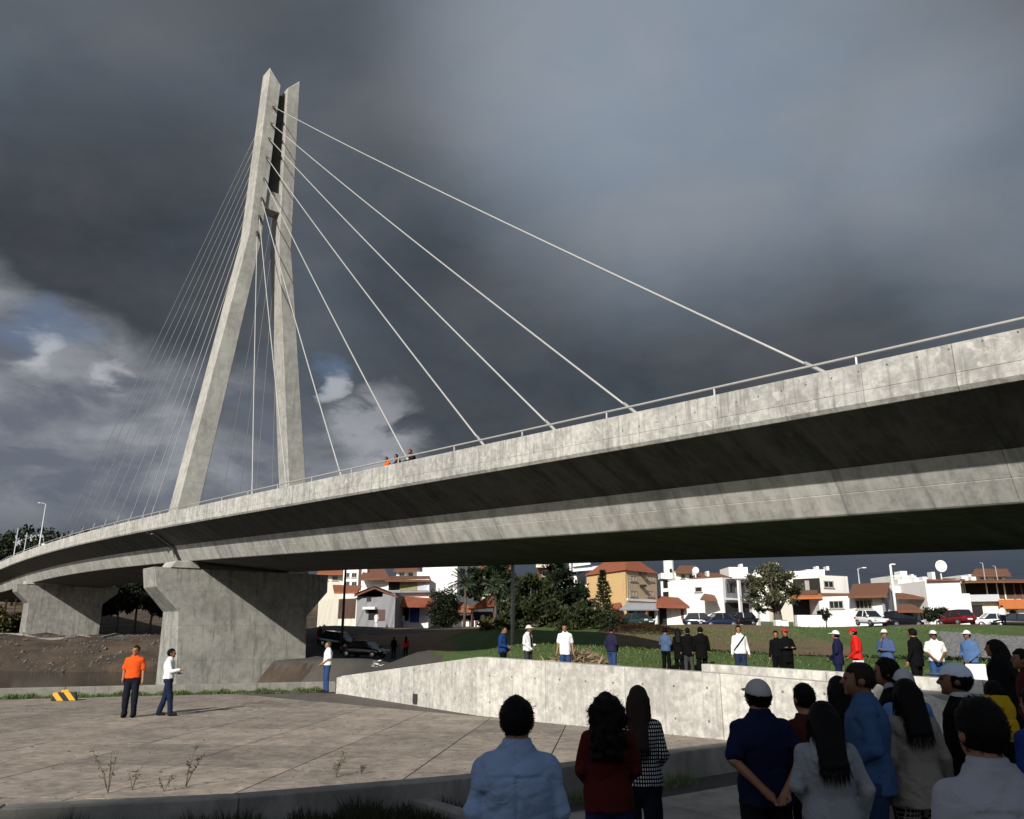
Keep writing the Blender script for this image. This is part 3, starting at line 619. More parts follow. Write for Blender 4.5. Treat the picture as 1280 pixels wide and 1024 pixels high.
POSE = {'down': ((.24, -.03, 1.13), (.25, .06, .89)), 'behind': ((.275, -.09, 1.15), (.075, -.185, .95)), 'front': ((.245, -.02, 1.15), (.075, .19, .96)),
        'cross': ((.26, .07, 1.15), (-.05, .20, 1.17)), 'chin': ((.21, .13, 1.13), (.07, .16, 1.40)), 'hold': ((.25, -.03, 1.13), (.15, .2, 1.08)),
        'pocket': ((.265, -.06, 1.14), (.205, .05, .94)), 'out': ((.27, .06, 1.14), (.24, .30, 1.18)), 'lean': ((.25, .14, 1.2), (.2, .34, 1.12))}
SKIN_M = (0.27, 0.125, 0.065); SKIN_D = (0.16, 0.07, 0.035); SKIN_L = (0.36, 0.19, 0.11); BLACKH = (0.0035, 0.003, 0.0026)
PN = [0]
def person(label, loc, face=(0, 1), h=1.72, vox=0.02, top=(0.5, 0.5, 0.5), sleeve=1.0, hem=0.90, bottom=(0.03, 0.04, 0.08), hair='short', hairc=BLACKH, cap=None, brim=(0, 1),
           arms=('down', 'down'), skin=SKIN_M, wide=1.0, fem=False, stride=0.0, group=None, pat=None, bpat=None, collar=True, under=None, open_f=None, head=(0, 0), flare=0.0, hood=False, hairlen=1.22, seed=None, shoe=(0.02, 0.018, 0.016), pleat=False):
    PN[0] += 1; sd = seed or PN[0]
    root = empty('person', loc, math.atan2(-face[0], face[1]), label, 'person', group)
    sc = h / 1.72; root.scale = (sc * wide, sc * wide, sc)
    sw = 0.158 if fem else 0.174; hw = 0.165 if fem else 0.157
    sh = (sw - 0.012, -0.01, 1.375)
    J = {}
    for sgn, ps in ((-1, arms[0]), (1, arms[1])):
        e, w = POSE[ps]; e = np.array(e) * (sgn, 1, 1); w = np.array(w) * (sgn, 1, 1)
        e = e * (0.83 if fem else 0.88, 1, 1)
        J[sgn] = (np.array((sh[0] * sgn, sh[1], sh[2])), e, w)
    def torso(inf, zb):
        P = [(zb, hw + inf + .006 + flare, .128 + inf + flare, 0, -.004)] if zb < 0.97 else []
        for z, rx, ry in ((.97, hw + .004, .128), (1.10, hw * (.86 if fem else .95), .112), (1.25, sw * .93, .122), (1.35, sw * .97, .112), (1.405, sw * .84, .092), (1.445, sw * .55, .072), (1.48, .075, .06)):
            if z > zb: P.append((z, rx + inf * (1 if z < 1.4 else .6), ry + inf * (1 if z < 1.4 else .6), 0, -0.02 if z > 1.2 else -0.005))
        return P
    legs = {}
    for sgn in (-1, 1):
        st = stride * sgn; legs[sgn] = (np.array((.088 * sgn, 0, .90)), np.array((.098 * sgn, st * .45 + .02, .48)), np.array((.105 * sgn, st - .02, .09)))
    # --- body
    V = vox; f = Fld((-.36, -.30, .0), (.36, .42, 1.76), V)
    f.loft([(.84, .13, .09, 0, 0)] + [(z, rx - .03, ry - .03, cx, cy) for z, rx, ry, cx, cy in torso(0, .9)[1:-1]] + [(1.475, .06, .05, 0, -.02)], .02)
    for sgn in (-1, 1):
        s_, e, w = J[sgn]; hp, kn, an = legs[sgn]
        f.cone(s_, e, .043, .036, .03); f.cone(e, w, .037, .027, .02)
        f.cone(hp, kn, .06, .045, .02); f.cone(kn, an, .045, .035, .02); f.cone(an, an + np.array((0, .08, -.055)), .035, .03, .02)
        dv = w - e; dv /= np.linalg.norm(dv); dv = dv + np.array((0, 0, -.25)) if ps == 'down' else dv; dv /= np.linalg.norm(dv)
        side = np.cross(dv, (0, 0, 1)) if abs(dv[2]) < .75 else np.array((0, 1, 0)); side = side / (np.linalg.norm(side) + 1e-6); nrm = np.cross(dv, side)
        inw = -nrm * sgn if nrm[0] > 0 else nrm * sgn
        pm = w + dv * .045; f.cone(w, pm, .027, .032, .015); f.cone(pm - side * .016, pm + side * .016 + dv * .03, .022, .02, .012)
        for q, ln in ((-.028, .068), (-.0095, .08), (.0095, .076), (.027, .06)):
            a = w + dv * .08 + side * q; b = a + dv * ln * .55; c = b + (dv * .6 + inw * .75) * ln * .55
            f.cone(a, b, .0105, .0095, .004); f.cone(b, c, .0095, .0075, .004)
        a = w + dv * .03 - side * .03; f.cone(a, a - side * .025 + dv * .035, .0125, .011, .008); f.cone(a - side * .025 + dv * .035, a - side * .02 + dv * .065, .011, .008, .004)
    hx, hy = head
    f.cone((0, -.03, 1.40), (hx * .5, -.005 + hy * .5, 1.55), .062, .056, .025)
    f.ell((hx, hy + .0, 1.618), (.076, .096, .102), .02); f.ell((hx, hy + .035, 1.555), (.058, .066, .072), .03)
    f.cone((hx, hy + .093, 1.62), (hx, hy + .114, 1.582), .010, .016, .012); f.cone((hx - .025, hy + .085, 1.635), (hx + .025, hy + .085, 1.635), .012, .012, .012)
    f.cone((hx - .016, hy + .094, 1.547), (hx + .016, hy + .094, 1.547), .009, .009, .008); f.cone((hx, hy + .085, 1.508), (hx, hy + .088, 1.508), .018, .018, .015)
    for sgn in (-1, 1): f.ell((hx + sgn * .079, hy - .004, 1.59), (.012, .024, .032), .008)
    fobj(f, 'body', skinmat(skin), root)
    if vox < 0.03:
        for sgn in (-1, 1):
            MB().lathe([(.001, -.009), (.009, -.004), (.009, .004), (.001, .009)], (hx + sgn * .031, hy + .089, 1.612), 8).build('eye', hairmat((.012, .009, .008)), root, True)
    # --- upper garment
    f = Fld((-.40, -.33, hem - .02), (.40, .36, 1.54), V)
    f.loft(torso(.018 if not fem else .015, hem), .03)
    for sgn in (-1, 1):
        s_, e, w = J[sgn]
        f.ell(s_ - np.array((.015 * sgn, 0, .0)), (.055, .062, .058), .04)
        if sleeve <= .5: f.cone(s_, s_ + (e - s_) * min(1, sleeve * 2), .057, .062, .018)
        else:
            f.cone(s_, e, .057, .049, .018); f.cone(e, e + (w - e) * min(1, (sleeve - .5) * 2) * .97, .049, .039, .015)
    if vox < 0.03: f.wrinkle(.0052 if vox < .015 else .005, sd, 1.25)
    if pleat:      # yoke seam and box pleat on the back
        sl, X, Y, Z = f.sub((-.13, -.25, .9), (.13, 0, 1.40))
        f.A[sl] += np.where((Y < -.05), .012 * np.exp(-(X / .010) ** 2) * (Z < 1.335), 0) + np.where(Y < -.05, .007 * np.exp(-((Z - 1.335 + .25 * X * X) / .009) ** 2), 0)
    sh_o = fobj(f, 'jacket' if hood else 'shirt', cloth(top, pat), root)
    if collar:
        c = Fld((-.12, -.13, 1.42), (.12, .12, 1.56), min(V, .012))
        c.loft([(1.445, .092, .08, 0, -.018), (1.475, .084, .074, 0, -.014), (1.515, .070, .070, hx * .3, -.008 + hy * .3)], 0, 2.0)
        sl, X, Y, Z = c.sub((-.2, -.2, 1.3), (.2, .2, 1.6)); c.A[sl] = np.maximum(c.A[sl], (Y - .06))
        fobj(c, 'collar', cloth(top if under is None else under, None), root)
    if hood:
        c = Fld((-.2, -.3, 1.2), (.2, .12, 1.56), V)
        c.loft([(1.21, .03, .03, 0, -.13), (1.26, .09, .055, 0, -.135), (1.34, .125, .065, 0, -.125), (1.42, .125, .075, 0, -.09), (1.47, .105, .08, 0, -.05), (1.50, .085, .075, 0, -.02)], .0, 2.0)
        c.wrinkle(.004, sd + 50); fobj(c, 'hood', cloth(top, pat), root)
    if open_f:       # shirt front seen between open lapels
        c = Fld((-.1, .05, 1.0), (.1, .2, 1.5), V); c.loft([(1.0, .04, .03, 0, .125), (1.3, .05, .03, 0, .118), (1.46, .05, .03, 0, .05)], 0, 2.0); fobj(c, 'shirt_front', cloth(open_f), root)
    # --- trousers
    f = Fld((-.25, -.3 - abs(stride), .03), (.25, .3 + abs(stride), 1.04), V)
    f.loft([(.80, .06, .07, 0, 0), (.86, hw - .012, .114, 0, -.005), (.95, hw - .002, .122, 0, -.006), (1.02, hw - .012, .112, 0, -.005)], .03)
    for sgn in (-1, 1):
        hp, kn, an = legs[sgn]; f.cone(hp, kn, .094, .070, .03); f.cone(kn, an + np.array((0, 0, -.02)), .070, .064, .02)
    if vox < 0.03: f.wrinkle(.005, sd + 9)
    fobj(f, 'trousers', cloth(bottom, bpat), root)
    for sgn in (-1, 1):
        hp, kn, an = legs[sgn]; c = Fld(an + np.array((-.07, -.1, -.1)), an + np.array((.07, .2, .05)), max(V, .015))
        c.ell((an[0], an[1] + .055, .045), (.047, .13, .05), .02); c.ell((an[0], an[1], .07), (.042, .05, .06), .03)
        sl, X, Y, Z = c.sub((-9, -9, -9), (9, 9, 9)); c.A[sl] = np.maximum(c.A[sl], .004 - Z); fobj(c, 'shoe', cloth(shoe), root)
    # --- hair
    if hair != 'bald':
        hv = min(V, .012) if vox < .03 else V
        f = Fld((-.22, -.3, 1.0 if hair in ('long', 'curly') else 1.44), (.22, .2, 1.78), hv)
        face_cut = lambda X, Y, Z: np.minimum(Y - hy - (.03 if hair != 'fringe' else .055), 1.662 - Z + 0 * X)
        nape = {'short': 1.535, 'crop': 1.56, 'long': 1.4, 'curly': 1.4, 'fringe': 1.53}[hair]
        r = (.086, .106, .112) if hair != 'crop' else (.081, .101, .107)
        f.ell((hx, hy - .006, 1.619), r, 0, lambda X, Y, Z: np.maximum(np.maximum(face_cut(X, Y, Z), (Z - 1.635 if cap else -1 + 0 * Z)), nape - Z + (0.25 * (Y - hy) if hair in ('short', 'crop') else 0)))
        if hair == 'long':
            for sgn in (-1, 0, 1): f.cone((hx + sgn * .042, hy - .055, 1.60), (sgn * .055, -.155 + (.03 if hairlen > 1.38 else 0) - flare * .4 - (.035 if hood else 0), hairlen), .054, .036, .03)
            for sgn in (-1, 1): f.cone((hx + sgn * .078, hy + .0, 1.60), (sgn * .095, -.04, 1.36), .026, .02, .03)
        if hair == 'curly':
            rr = np.random.RandomState(sd); f.ell((hx, hy - .03, 1.60), (.10, .105, .12), .02, lambda X, Y, Z: Y - hy - .03 + 0 * X)
            for _ in range(150):
                a = rr.rand() * 6.28; z = rr.uniform(1.24, 1.68); ry = .07 + .035 * math.sin((z - 1.2) * 6)
                q = (hx + math.cos(a) * ((.105 if z < 1.6 else .105 - (z - 1.6) * .6) + .02 * rr.rand()), -.07 + math.sin(a) * ry - (.06 if z < 1.45 else 0), z)
                if q[1] > .02: continue
                f.ell(q, (.024, .024, .028), .012)
            f.cone((0, -.06, 1.6), (0, -.11, 1.3), .105, .09, .03)
        if vox < .03: f.wrinkle(.0035 if hair != 'curly' else .007, sd + 3, 2.2 if hair != 'curly' else 1.6)
        ho = fobj(f, 'hair', hairmat(hairc), root)
        if vox < .0165:
            me = ho.data; nv = len(me.vertices); r = np.random.RandomState(sd); co_ = np.empty(nv * 3, np.float32); me.vertices.foreach_get('co', co_); no_ = np.empty(nv * 3, np.float32); me.vertices.foreach_get('normal', no_)
            zz_ = co_.reshape(-1, 3)[:, 2]; ok_ = np.flatnonzero(zz_ < (1.62 if cap else 9)); k_ = ok_[r.randint(0, len(ok_), 2600)]; P_ = co_.reshape(-1, 3)[k_]; N_ = no_.reshape(-1, 3)[k_]; ls = hair in ('long',)
            D_ = N_ * (.12 if ls else .3) + np.array((0, 0, -1.0 if ls else -.45)) + r.randn(2600, 3) * (.08 if ls else .4); D_ /= np.linalg.norm(D_, axis=1)[:, None]
            quads('strands', P_ - N_ * .004, D_, np.full(2600, .0035), (.11 if ls else (.04 if hair == 'curly' else .017)) * r.uniform(.5, 1.3, 2600), hairmat(hairc), ho, r.rand(2600))
    if cap:
        f = Fld((-.18, -.2, 1.58), (.18, .28, 1.78), min(V, .012) if vox < .03 else V)
        f.ell((hx, hy - .006, 1.622), (.0895, .110, .116), 0, lambda X, Y, Z: 1.628 - Z + 0.22 * (Y - hy) + 0 * X)
        c_o = fobj(f, 'cap', cloth(cap), root)
        f = Fld((-.2, -.25, 1.58), (.2, .28, 1.72), min(V, .01) if vox < .03 else V * .6)
        bx, by = brim; n_ = math.hypot(bx, by); bx /= n_; by /= n_
        f.ell((hx + bx * .115, hy + by * .118, 1.645), (.074 + .02 * abs(bx), .082, .012 if vox < .03 else .02), 0); fobj(f, 'brim', cloth(cap), c_o)
    return root
def gnd(x, y):
    return float(hterr(x, y)) - 0.06
def by_head(label, px, row, t, g=None, hmin=1.54, hmax=1.9, **kw):
    p = at(px, row, t); z = gnd(p.x, p.y) if g is None else g
    h = min(max(p.z - z, hmin), hmax)
    if kw.get('vox', 0) >= .018:
        k = random.Random(int(px)); kw.setdefault('head', (k.uniform(-.02, .02), k.uniform(-.01, .035))); kw.setdefault('stride', k.uniform(-.09, .09))
    return person(label, (p.x, p.y, z), h=h, **kw)
def by_feet(label, px, row, rtop, z=0.0, **kw):
    p = gz(px, row, z); r = ray(px, rtop); h = HC + r.z * p.y / r.y - z
    return person(label, (p.x, p.y, z), h=h, **kw)
WHITE = (0.74, 0.74, 0.74); BLACK = (0.0045, 0.0045, 0.005); NAVY = (0.015, 0.02, 0.07); JEAN = (0.03, 0.06, 0.145); DJEAN = (0.02, 0.03, 0.07)
FG = -0.1; NV = 0.0095
# front crowd in the shade
by_head('man in light blue long sleeved shirt with short black hair seen from behind', 646, 872, 4.5, FG, vox=NV, top=(0.25, 0.34, 0.50), arms=('front', 'front'), hair='short', bottom=DJEAN, pleat=True, wide=1.06, hem=.84)
by_head('woman with curly black hair in a dark red top seen from behind', 757, 866, 6.2, FG, vox=NV, top=(0.06, 0.008, 0.007), arms=('front', 'front'), hair='curly', bottom=NAVY, fem=True, wide=1.05, hem=.86, collar=False)
by_head('woman with long straight brown hair in a black and white checked top', 797, 858, 7.0, FG, face=(0.25, 1), vox=NV, top=(0.012, 0.012, 0.014), pat=('check', 42), arms=('front', 'front'), hair='long', hairc=(0.022, 0.013, 0.009), bottom=(0.010, 0.011, 0.02), fem=True, collar=False)
by_head('man in navy polo shirt and grey cap with hands clasped behind his back', 946, 851, 6.4, FG, face=(-0.1, 1), vox=0.0095, top=(0.008, 0.011, 0.036), sleeve=.42, arms=('behind', 'behind'), hair='short', cap=(0.36, 0.36, 0.35), bottom=(0.012, 0.012, 0.016), wide=1.12, hem=.83)
by_head('person with cropped dark hair and brown top behind the grey hooded woman', 1003, 855, 6.7, FG, face=(-.3, 1), vox=.014, top=(0.05, 0.014, 0.009), hair='short', bottom=BLACK, collar=False, fem=True)
by_head('woman with long black hair in a pale grey hooded jacket', 1026, 877, 5.6, FG, face=(0.1, 1), vox=NV, top=(0.23, 0.24, 0.255), arms=('front', 'pocket'), hair='long', bottom=DJEAN, fem=True, hood=True, hairlen=1.31, hem=.86, wide=1.08, collar=False)
by_head('woman in black with long straight black hair beside the blue shirted man', 1046, 846, 7.5, FG, vox=.016, top=BLACK, hair='long', bottom=BLACK, fem=True, collar=False)
by_head('close cropped man in bright blue denim shirt and jeans looking left', 1072, 829, 6.5, FG, face=(-0.9, 0.25), vox=NV, top=(0.04, 0.085, 0.18), hair='crop', hairc=(0.02, 0.012, 0.008), arms=('front', 'down'), skin=SKIN_D, bottom=(0.02, 0.035, 0.08), wide=1.1, hem=.84)
by_head('man with thick dark hair and dark waistcoat looking down to the left', 1109, 823, 7.8, FG, face=(-0.95, 0.3), vox=.014, top=BLACK, hair='fringe', skin=SKIN_D, bottom=BLACK, head=(0, .02), under=(0.3, 0.3, 0.34))
by_head('person in pale blue top and light grey cap half hidden by the beige jacket', 1128, 838, 7.6, FG, face=(0, 1), vox=.014, top=(0.10, 0.19, 0.38), cap=(0.4, 0.4, 0.42), bottom=DJEAN)
by_head('woman with long black hair in a beige jacket and black woven patterned trousers', 1131, 849, 6.6, FG, face=(0.05, 1), vox=NV, top=(0.25, 0.23, 0.195), arms=('down', 'down'), hair='long', bottom=(0.012, 0.012, 0.012), bpat=('weave', 40), fem=True, hairlen=1.33, hem=.78, flare=.035, wide=1.06)
by_head('man in black jacket and white peaked cap looking left', 1192, 831, 6.9, FG, face=(-0.92, 0.4), vox=NV, top=BLACK, cap=(0.52, 0.56, 0.66), hair='short', skin=SKIN_D, bottom=BLACK, wide=1.12, under=(0.4, 0.4, 0.38))
by_head('dark haired man in pale grey shirt cut off at the lower right corner', 1221, 874, 3.35, FG, face=(-.05, 1), vox=NV, top=(0.33, 0.33, 0.355), arms=('front', 'front'), hair='short', bottom=DJEAN, wide=1.0, pleat=True)
by_head('person in black with dark hair carrying the yellow backpack', 1240, 852, 7.9, FG, face=(0.2, 1), vox=.014, top=BLACK, hair='short', bottom=BLACK)
by_head('person in bright blue padded jacket at the right picture edge', 1293, 858, 5.8, FG, face=(-0.3, 1), vox=.014, top=(0.012, 0.03, 0.13), hair='short', bottom=BLACK, wide=1.12)
by_head('stout person all in black with a dark shawl near the ramp end', 1243, 800, 12.5, 0.02, face=(-0.6, 0.7), vox=.018, top=BLACK, hair='long', bottom=BLACK, wide=1.25, hem=.7, flare=.03, fem=True, skin=SKIN_D)
by_head('person in dark maroon top with dark hair at the right picture edge', 1277, 812, 10.5, 0.0, face=(-0.8, 0.3), vox=.018, top=(0.06, 0.01, 0.01), hair='short', bottom=BLACK, skin=SKIN_D)
# backpack worn by one of them, and shoulder bag
def pack(name, label, px, py, t, size, col, rz=0.0, cat='backpack'):
    p = at(px, py, t); o = empty(name, p, rz, label, cat); w, d, h_ = size
    f = Fld((-w, -d, -h_), (w, d, h_), .012); f.loft([(-h_ / 2, w * .46, d * .45, 0, 0), (-h_ * .3, w * .5, d * .5, 0, 0), (h_ * .25, w * .48, d * .46, 0, 0), (h_ / 2, w * .36, d * .3, 0, 0)], 0, 3.2); f.wrinkle(.004, 77)
    fobj(f, 'bag', cloth(col), o)
    f = Fld((-w, -d, -h_), (w, d, h_), .012); f.loft([(-h_ * .38, w * .36, d * .22, 0, -d * .42), (-h_ * .05, w * .36, d * .22, 0, -d * .44), (0, w * .33, d * .12, 0, -d * .42)], 0, 3.0); fobj(f, 'front_pocket', cloth(col), o)
    MB().tube([(-w * .2, 0, h_ * .48), (-w * .1, 0, h_ * .58), (w * .1, 0, h_ * .58), (w * .2, 0, h_ * .48)], .012, 6).build('top_handle', cloth(BLACK), o, True)
    return o
pack('backpack', 'bright yellow backpack on the person in black near the right edge', 1249, 898, 7.55, (0.30, 0.2, 0.40), (0.42, 0.27, 0.012), 0.1)
pack('shoulder_bag', 'black shoulder bag hanging at the side of the beige jacketed woman', 1098, 952, 6.45, (0.2, 0.12, 0.22), BLACK, 0.1, 'bag')
# crowd on the upper level
UV = 0.02
U = dict(vox=UV, group='people standing behind the ramp wall')
by_head('man in blue jacket standing left of the grey lamp post', 629, 783, 27, face=(.9, -.3), top=(0.012, 0.04, 0.14), arms=('front', 'hold'), bottom=BLACK, hair='crop', **U)
by_head('man in black waistcoat, white sleeves and white cap right of the lamp post', 660, 782, 27, face=(.75, -.5), top=WHITE, arms=('hold', 'front'), bottom=(0.04, 0.045, 0.06), cap=WHITE, skin=SKIN_D, open_f=BLACK, **U)
by_head('man in loose white short sleeved shirt and jeans facing the camera', 706, 780, 25.5, face=(-.15, -1), top=WHITE, sleeve=.4, hem=.8, bottom=JEAN, **U)
by_head('person in navy sweater and blue jeans with a hip bag', 764, 783, 26.5, face=(.6, .6), top=(0.02, 0.02, 0.045), arms=('pocket', 'front'), bottom=JEAN, hair='crop', **U)
by_head('person in denim jacket at the left of three black figures', 831, 785, 28.5, face=(.6, .7), top=(0.07, 0.11, 0.2), arms=('front', 'front'), bottom=BLACK, **U)
by_head('leftmost of three figures all in black', 847, 786, 28.5, face=(.2, 1), top=BLACK, bottom=BLACK, hair='long', fem=True, hem=.6, **U)
by_head('middle one of three black figures, grey trousers', 859, 785, 28, face=(0, 1), top=BLACK, bottom=(0.05, 0.05, 0.05), hair='short', hem=.75, **U)
by_head('rightmost and broadest of three figures all in black', 875, 784, 27.6, face=(.1, 1), top=BLACK, bottom=BLACK, hair='short', wide=1.15, hem=.65, **U)
wp = by_head('person in white sweatshirt with dark strap across the chest', 923, 782, 24, face=(-.1, -1), top=WHITE, arms=('down', 'down'), bottom=DJEAN, hair='short', **U)
MB().tube([(-.17, .03, 1.44), (-.05, .155, 1.32), (.09, .165, 1.15), (.19, .08, 1.0)], .018, 6).build('bag_strap', cloth(BLACK), wp)
by_head('man in black with red cap and arms folded', 981, 786, 22.5, face=(.1, -1), top=BLACK, arms=('cross', 'cross'), bottom=BLACK, cap=(0.4, 0.03, 0.03), hem=.75, **U)
by_head('dark clothed person half hidden behind the red capped man in black', 970, 792, 23.6, face=(-.4, -1), top=BLACK, bottom=BLACK, hair='short', **U)
by_head('person in navy jacket and white knitted cap facing left', 1044, 789, 20.3, face=(-.8, .5), top=(0.012, 0.013, 0.045), bottom=(0.012, 0.013, 0.045), cap=WHITE, brim=(0, .2), arms=('front', 'front'), hem=.8, **U)
by_head('person in bright red jacket and red cap', 1067, 785, 20.3, face=(-.8, .3), top=(0.6, 0.02, 0.015), bottom=BLACK, cap=(0.42, 0.02, 0.02), arms=('front', 'pocket'), **U)
by_head('person in blue sweater with hand at the chin and white visor', 1105, 787, 21, face=(-.6, -.7), top=(0.06, 0.095, 0.2), arms=('cross', 'chin'), bottom=DJEAN, cap=WHITE, **U)
by_head('tall person in plain black jacket between blue sweater and white shirt', 1140, 786, 19.5, face=(-.5, .8), top=BLACK, bottom=BLACK, hair='short', wide=1.12, hem=.78, **U)
by_head('man in white polo shirt, white cap and blue jeans', 1166, 790, 20, face=(-.3, -1), top=WHITE, sleeve=.4, arms=('front', 'front'), bottom=(0.035, 0.08, 0.19), cap=WHITE, skin=SKIN_D, wide=1.1, **U)
by_head('person in light blue jacket and white cap left of the shawled figure', 1209, 794, 19.3, face=(-.8, -.5), top=(0.08, 0.15, 0.30), arms=('front', 'hold'), bottom=BLACK, cap=WHITE, skin=SKIN_D, wide=1.05, **U)
# three on the plaza
by_feet('man in bright orange vest and dark trousers standing on the plaza', 160, 897, 807, face=(.12, -1), vox=.015, top=(0.72, 0.09, 0.015), sleeve=.42, arms=('down', 'pocket'), bottom=(0.012, 0.013, 0.022), hair='crop', hem=.94, hairc=(0.02, 0.012, 0.008), wide=1.05, collar=True)
by_feet('man in white shirt and navy trousers walking right across the plaza', 206, 895, 811, face=(.95, .25), vox=.015, top=WHITE, sleeve=.95, arms=('hold', 'out'), bottom=(0.014, 0.02, 0.045), hair='short', stride=.16, hem=.95)
by_feet('man in white shirt and blue jeans standing at the end of the ramp wall', 407, 865.5, 802, face=(-.8, -.4), vox=.018, top=WHITE, sleeve=.45, arms=('front', 'front'), bottom=(0.03, 0.06, 0.16), hair='crop', hem=.92, hairc=(0.06, 0.04, 0.03), wide=1.06)
# workers leaning on the parapet of the bridge
for i, (s_, lab, top, hr) in enumerate(((9.3, 'worker in orange vest bending at the bridge railing', (0.75, 0.12, 0.01), 'short'), (8.6, 'worker in dark purple jacket leaning between two others on the bridge', (0.05, 0.02, 0.035), 'short'), (7.6, 'worker in dark jacket with reddish brown hair on the bridge', (0.02, 0.015, 0.015), 'short'))):
    q = bp(s_, 0.5 + .1 * i, dz=0.9)
    person(lab, q, face=(-.77, -.64), h=1.43 + (0.16 if i == 2 else 0.05 * i), vox=.025, top=top, arms=('lean', 'lean'), hair=hr, hairc=(0.012, 0.01, 0.01) if i < 2 else (0.08, 0.03, 0.012), bottom=DJEAN, skin=SKIN_D, head=(0.03 * (i - 1), .1))
# spectators on the far end of the deck
rp = random.Random(5)
for i, (s_, c, d) in enumerate(((79, WHITE, 'in white shirt nearest the cable anchors'), (83, WHITE, 'in white with a pale hat'), (86.5, WHITE, 'in white beside the street lamp'), (88.8, (0.5, 0.5, 0.5), 'in light grey'), (97, WHITE, 'in white left of the dark van'), (101.5, (0.6, 0.12, 0.1), 'in red'), (104.5, WHITE, 'in white at the far left edge'), (93, BLACK, 'in black'))):
    q = bp(s_, 0.9 + rp.random(), dz=0.9); person('distant spectator ' + d + ' on the far bridge deck', q, face=(rp.uniform(-1, 1), -1), h=rp.uniform(1.6, 1.8), vox=.045, top=c, bottom=BLACK, hair='short', group='spectators on the far bridge deck')
# ------------------------------------------------------------------ trees and plants
def leafmat(name, a, b_, rough=0.6):
    m, nt, b = newmat(name); p = nn(nt, 'ShaderNodeTexCoord').outputs['Object']
    ri = nn(nt, 'ShaderNodeAttribute', attribute_name='tone').outputs['Fac']
    c = mixc(nt, ri, a, b_); c = mixc(nt, mth(nt, 'MULTIPLY', noise(nt, p, 0.8, 3), 0.5), c, tuple(x * 0.7 for x in a)); setc(nt, b, c); b.inputs['Roughness'].default_value = rough
    b.inputs['Specular IOR Level'].default_value = 0.25
    tr = nn(nt, 'ShaderNodeBsdfTranslucent', {'Color': c}); mx = nn(nt, 'ShaderNodeMixShader', {0: 0.22, 1: b.outputs[0], 2: tr.outputs[0]})
    nt.links.new(mx.outputs[0], nt.nodes['Material Output'].inputs[0]); return m
L_DARK = leafmat('dark_foliage', (0.006, 0.012, 0.005), (0.028, 0.042, 0.014)); L_MID = leafmat('mid_foliage', (0.010, 0.020, 0.007), (0.075, 0.09, 0.03))
L_OLIVE = leafmat('olive_foliage', (0.05, 0.06, 0.03), (0.15, 0.155, 0.085)); L_CON = leafmat('conifer_foliage', (0.015, 0.03, 0.012), (0.05, 0.075, 0.025)); L_DRY = leafmat('dry_foliage', (0.05, 0.05, 0.015), (0.16, 0.14, 0.06))
L_PALM = leafmat('palm_foliage', (0.02, 0.04, 0.02), (0.09, 0.12, 0.06)); L_GRASS = leafmat('grass_blades', (0.06, 0.12, 0.035), (0.19, 0.24, 0.085))
BARK = plain('bark', (0.11, 0.085, 0.065), 0.95, 0, 0.4, 8, 0.6)
def crown_pts(blobs, n, clump, seed):
    r = np.random.RandomState(seed); vol = np.array([b[3] * b[4] * b[5] for b in blobs]) ** (2 / 3); pr = vol / vol.sum()
    nc = max(8, n // clump); bi = r.choice(len(blobs), nc, p=pr); B = np.array(blobs)[bi]
    u = r.randn(nc, 3); u /= np.linalg.norm(u, axis=1)[:, None]; rad = r.uniform(.35, 1.0, nc) ** .6 * r.uniform(.8, 1.18, nc)
    C = B[:, :3] + u * rad[:, None] * B[:, 3:6]; ct = r.rand(nc)
    ci = r.randint(0, nc, n); cs = (B[ci, 3:6].mean(1) * .15)
    P = C[ci] + r.randn(n, 3) * cs[:, None] * np.array([1, 1, .7]); tone = np.clip(ct[ci] * .7 + r.rand(n) * .3, 0, 1)
    return P, tone, C
def tree(name, label, base, H, blobs, n, lf, mat, tr=0.2, seed=1, cat='tree', group=None, clump=30):
    root = empty(name, base, 0, label, cat, group); P, tone, C = crown_pts(blobs, n, clump, seed); r = np.random.RandomState(seed)
    D = r.randn(n, 3) + np.array([0, 0, .2]); D /= np.linalg.norm(D, axis=1)[:, None]
    mb = MB(); top = min(b[2] for b in blobs); k = random.Random(seed)
    mb.tube([(0, 0, -.3), (k.uniform(-.1, .1), 0, top * .5), (k.uniform(-.2, .2), k.uniform(-.1, .1), top)], [tr * 1.25, tr * .95, tr * .75], 8)
    for q in C[:: max(1, len(C) // 9)]:
        mb.tube([(0, 0, top * .75), (q[0] * .45, q[1] * .45, top * .8 + (q[2] - top * .8) * .5), tuple(q)], [tr * .55, tr * .32, tr * .08], 5)
    mb.build('trunk', BARK, root, True)
    quads('crown', P, D, np.full(n, lf * .6) * r.uniform(.6, 1.3, n), np.full(n, lf) * r.uniform(.6, 1.4, n), mat, root, tone); return root
def pos(px, t, row=770):
    p = at(px, row, t); return (p.x, p.y, gnd(p.x, p.y))
def zrow(px, row, Y):
    r = ray(px, row); return HC + r.z * Y / r.y
def rowblob(px, row, t, base, rpx, rz_px, dy=1.0):     # ellipsoid given in pixels of the photograph at depth t, as metres round the tree's base
    p = at(px, row, t); k = t / F; return (p.x - base[0], p.y - base[1] - 0.0, p.z - base[2], rpx * k, rpx * k * dy, rz_px * k)
def ptree(name, label, px, t, bl, n, lf, mat, tr, seed, **kw):
    b = pos(px, t); return tree(name, label, b, 0, [rowblob(x, y, t + dt, b, rx, rz) for x, y, rx, rz, dt in bl], n, lf, mat, tr, seed, **kw)
TG = 'trees and shrubs in the gardens'
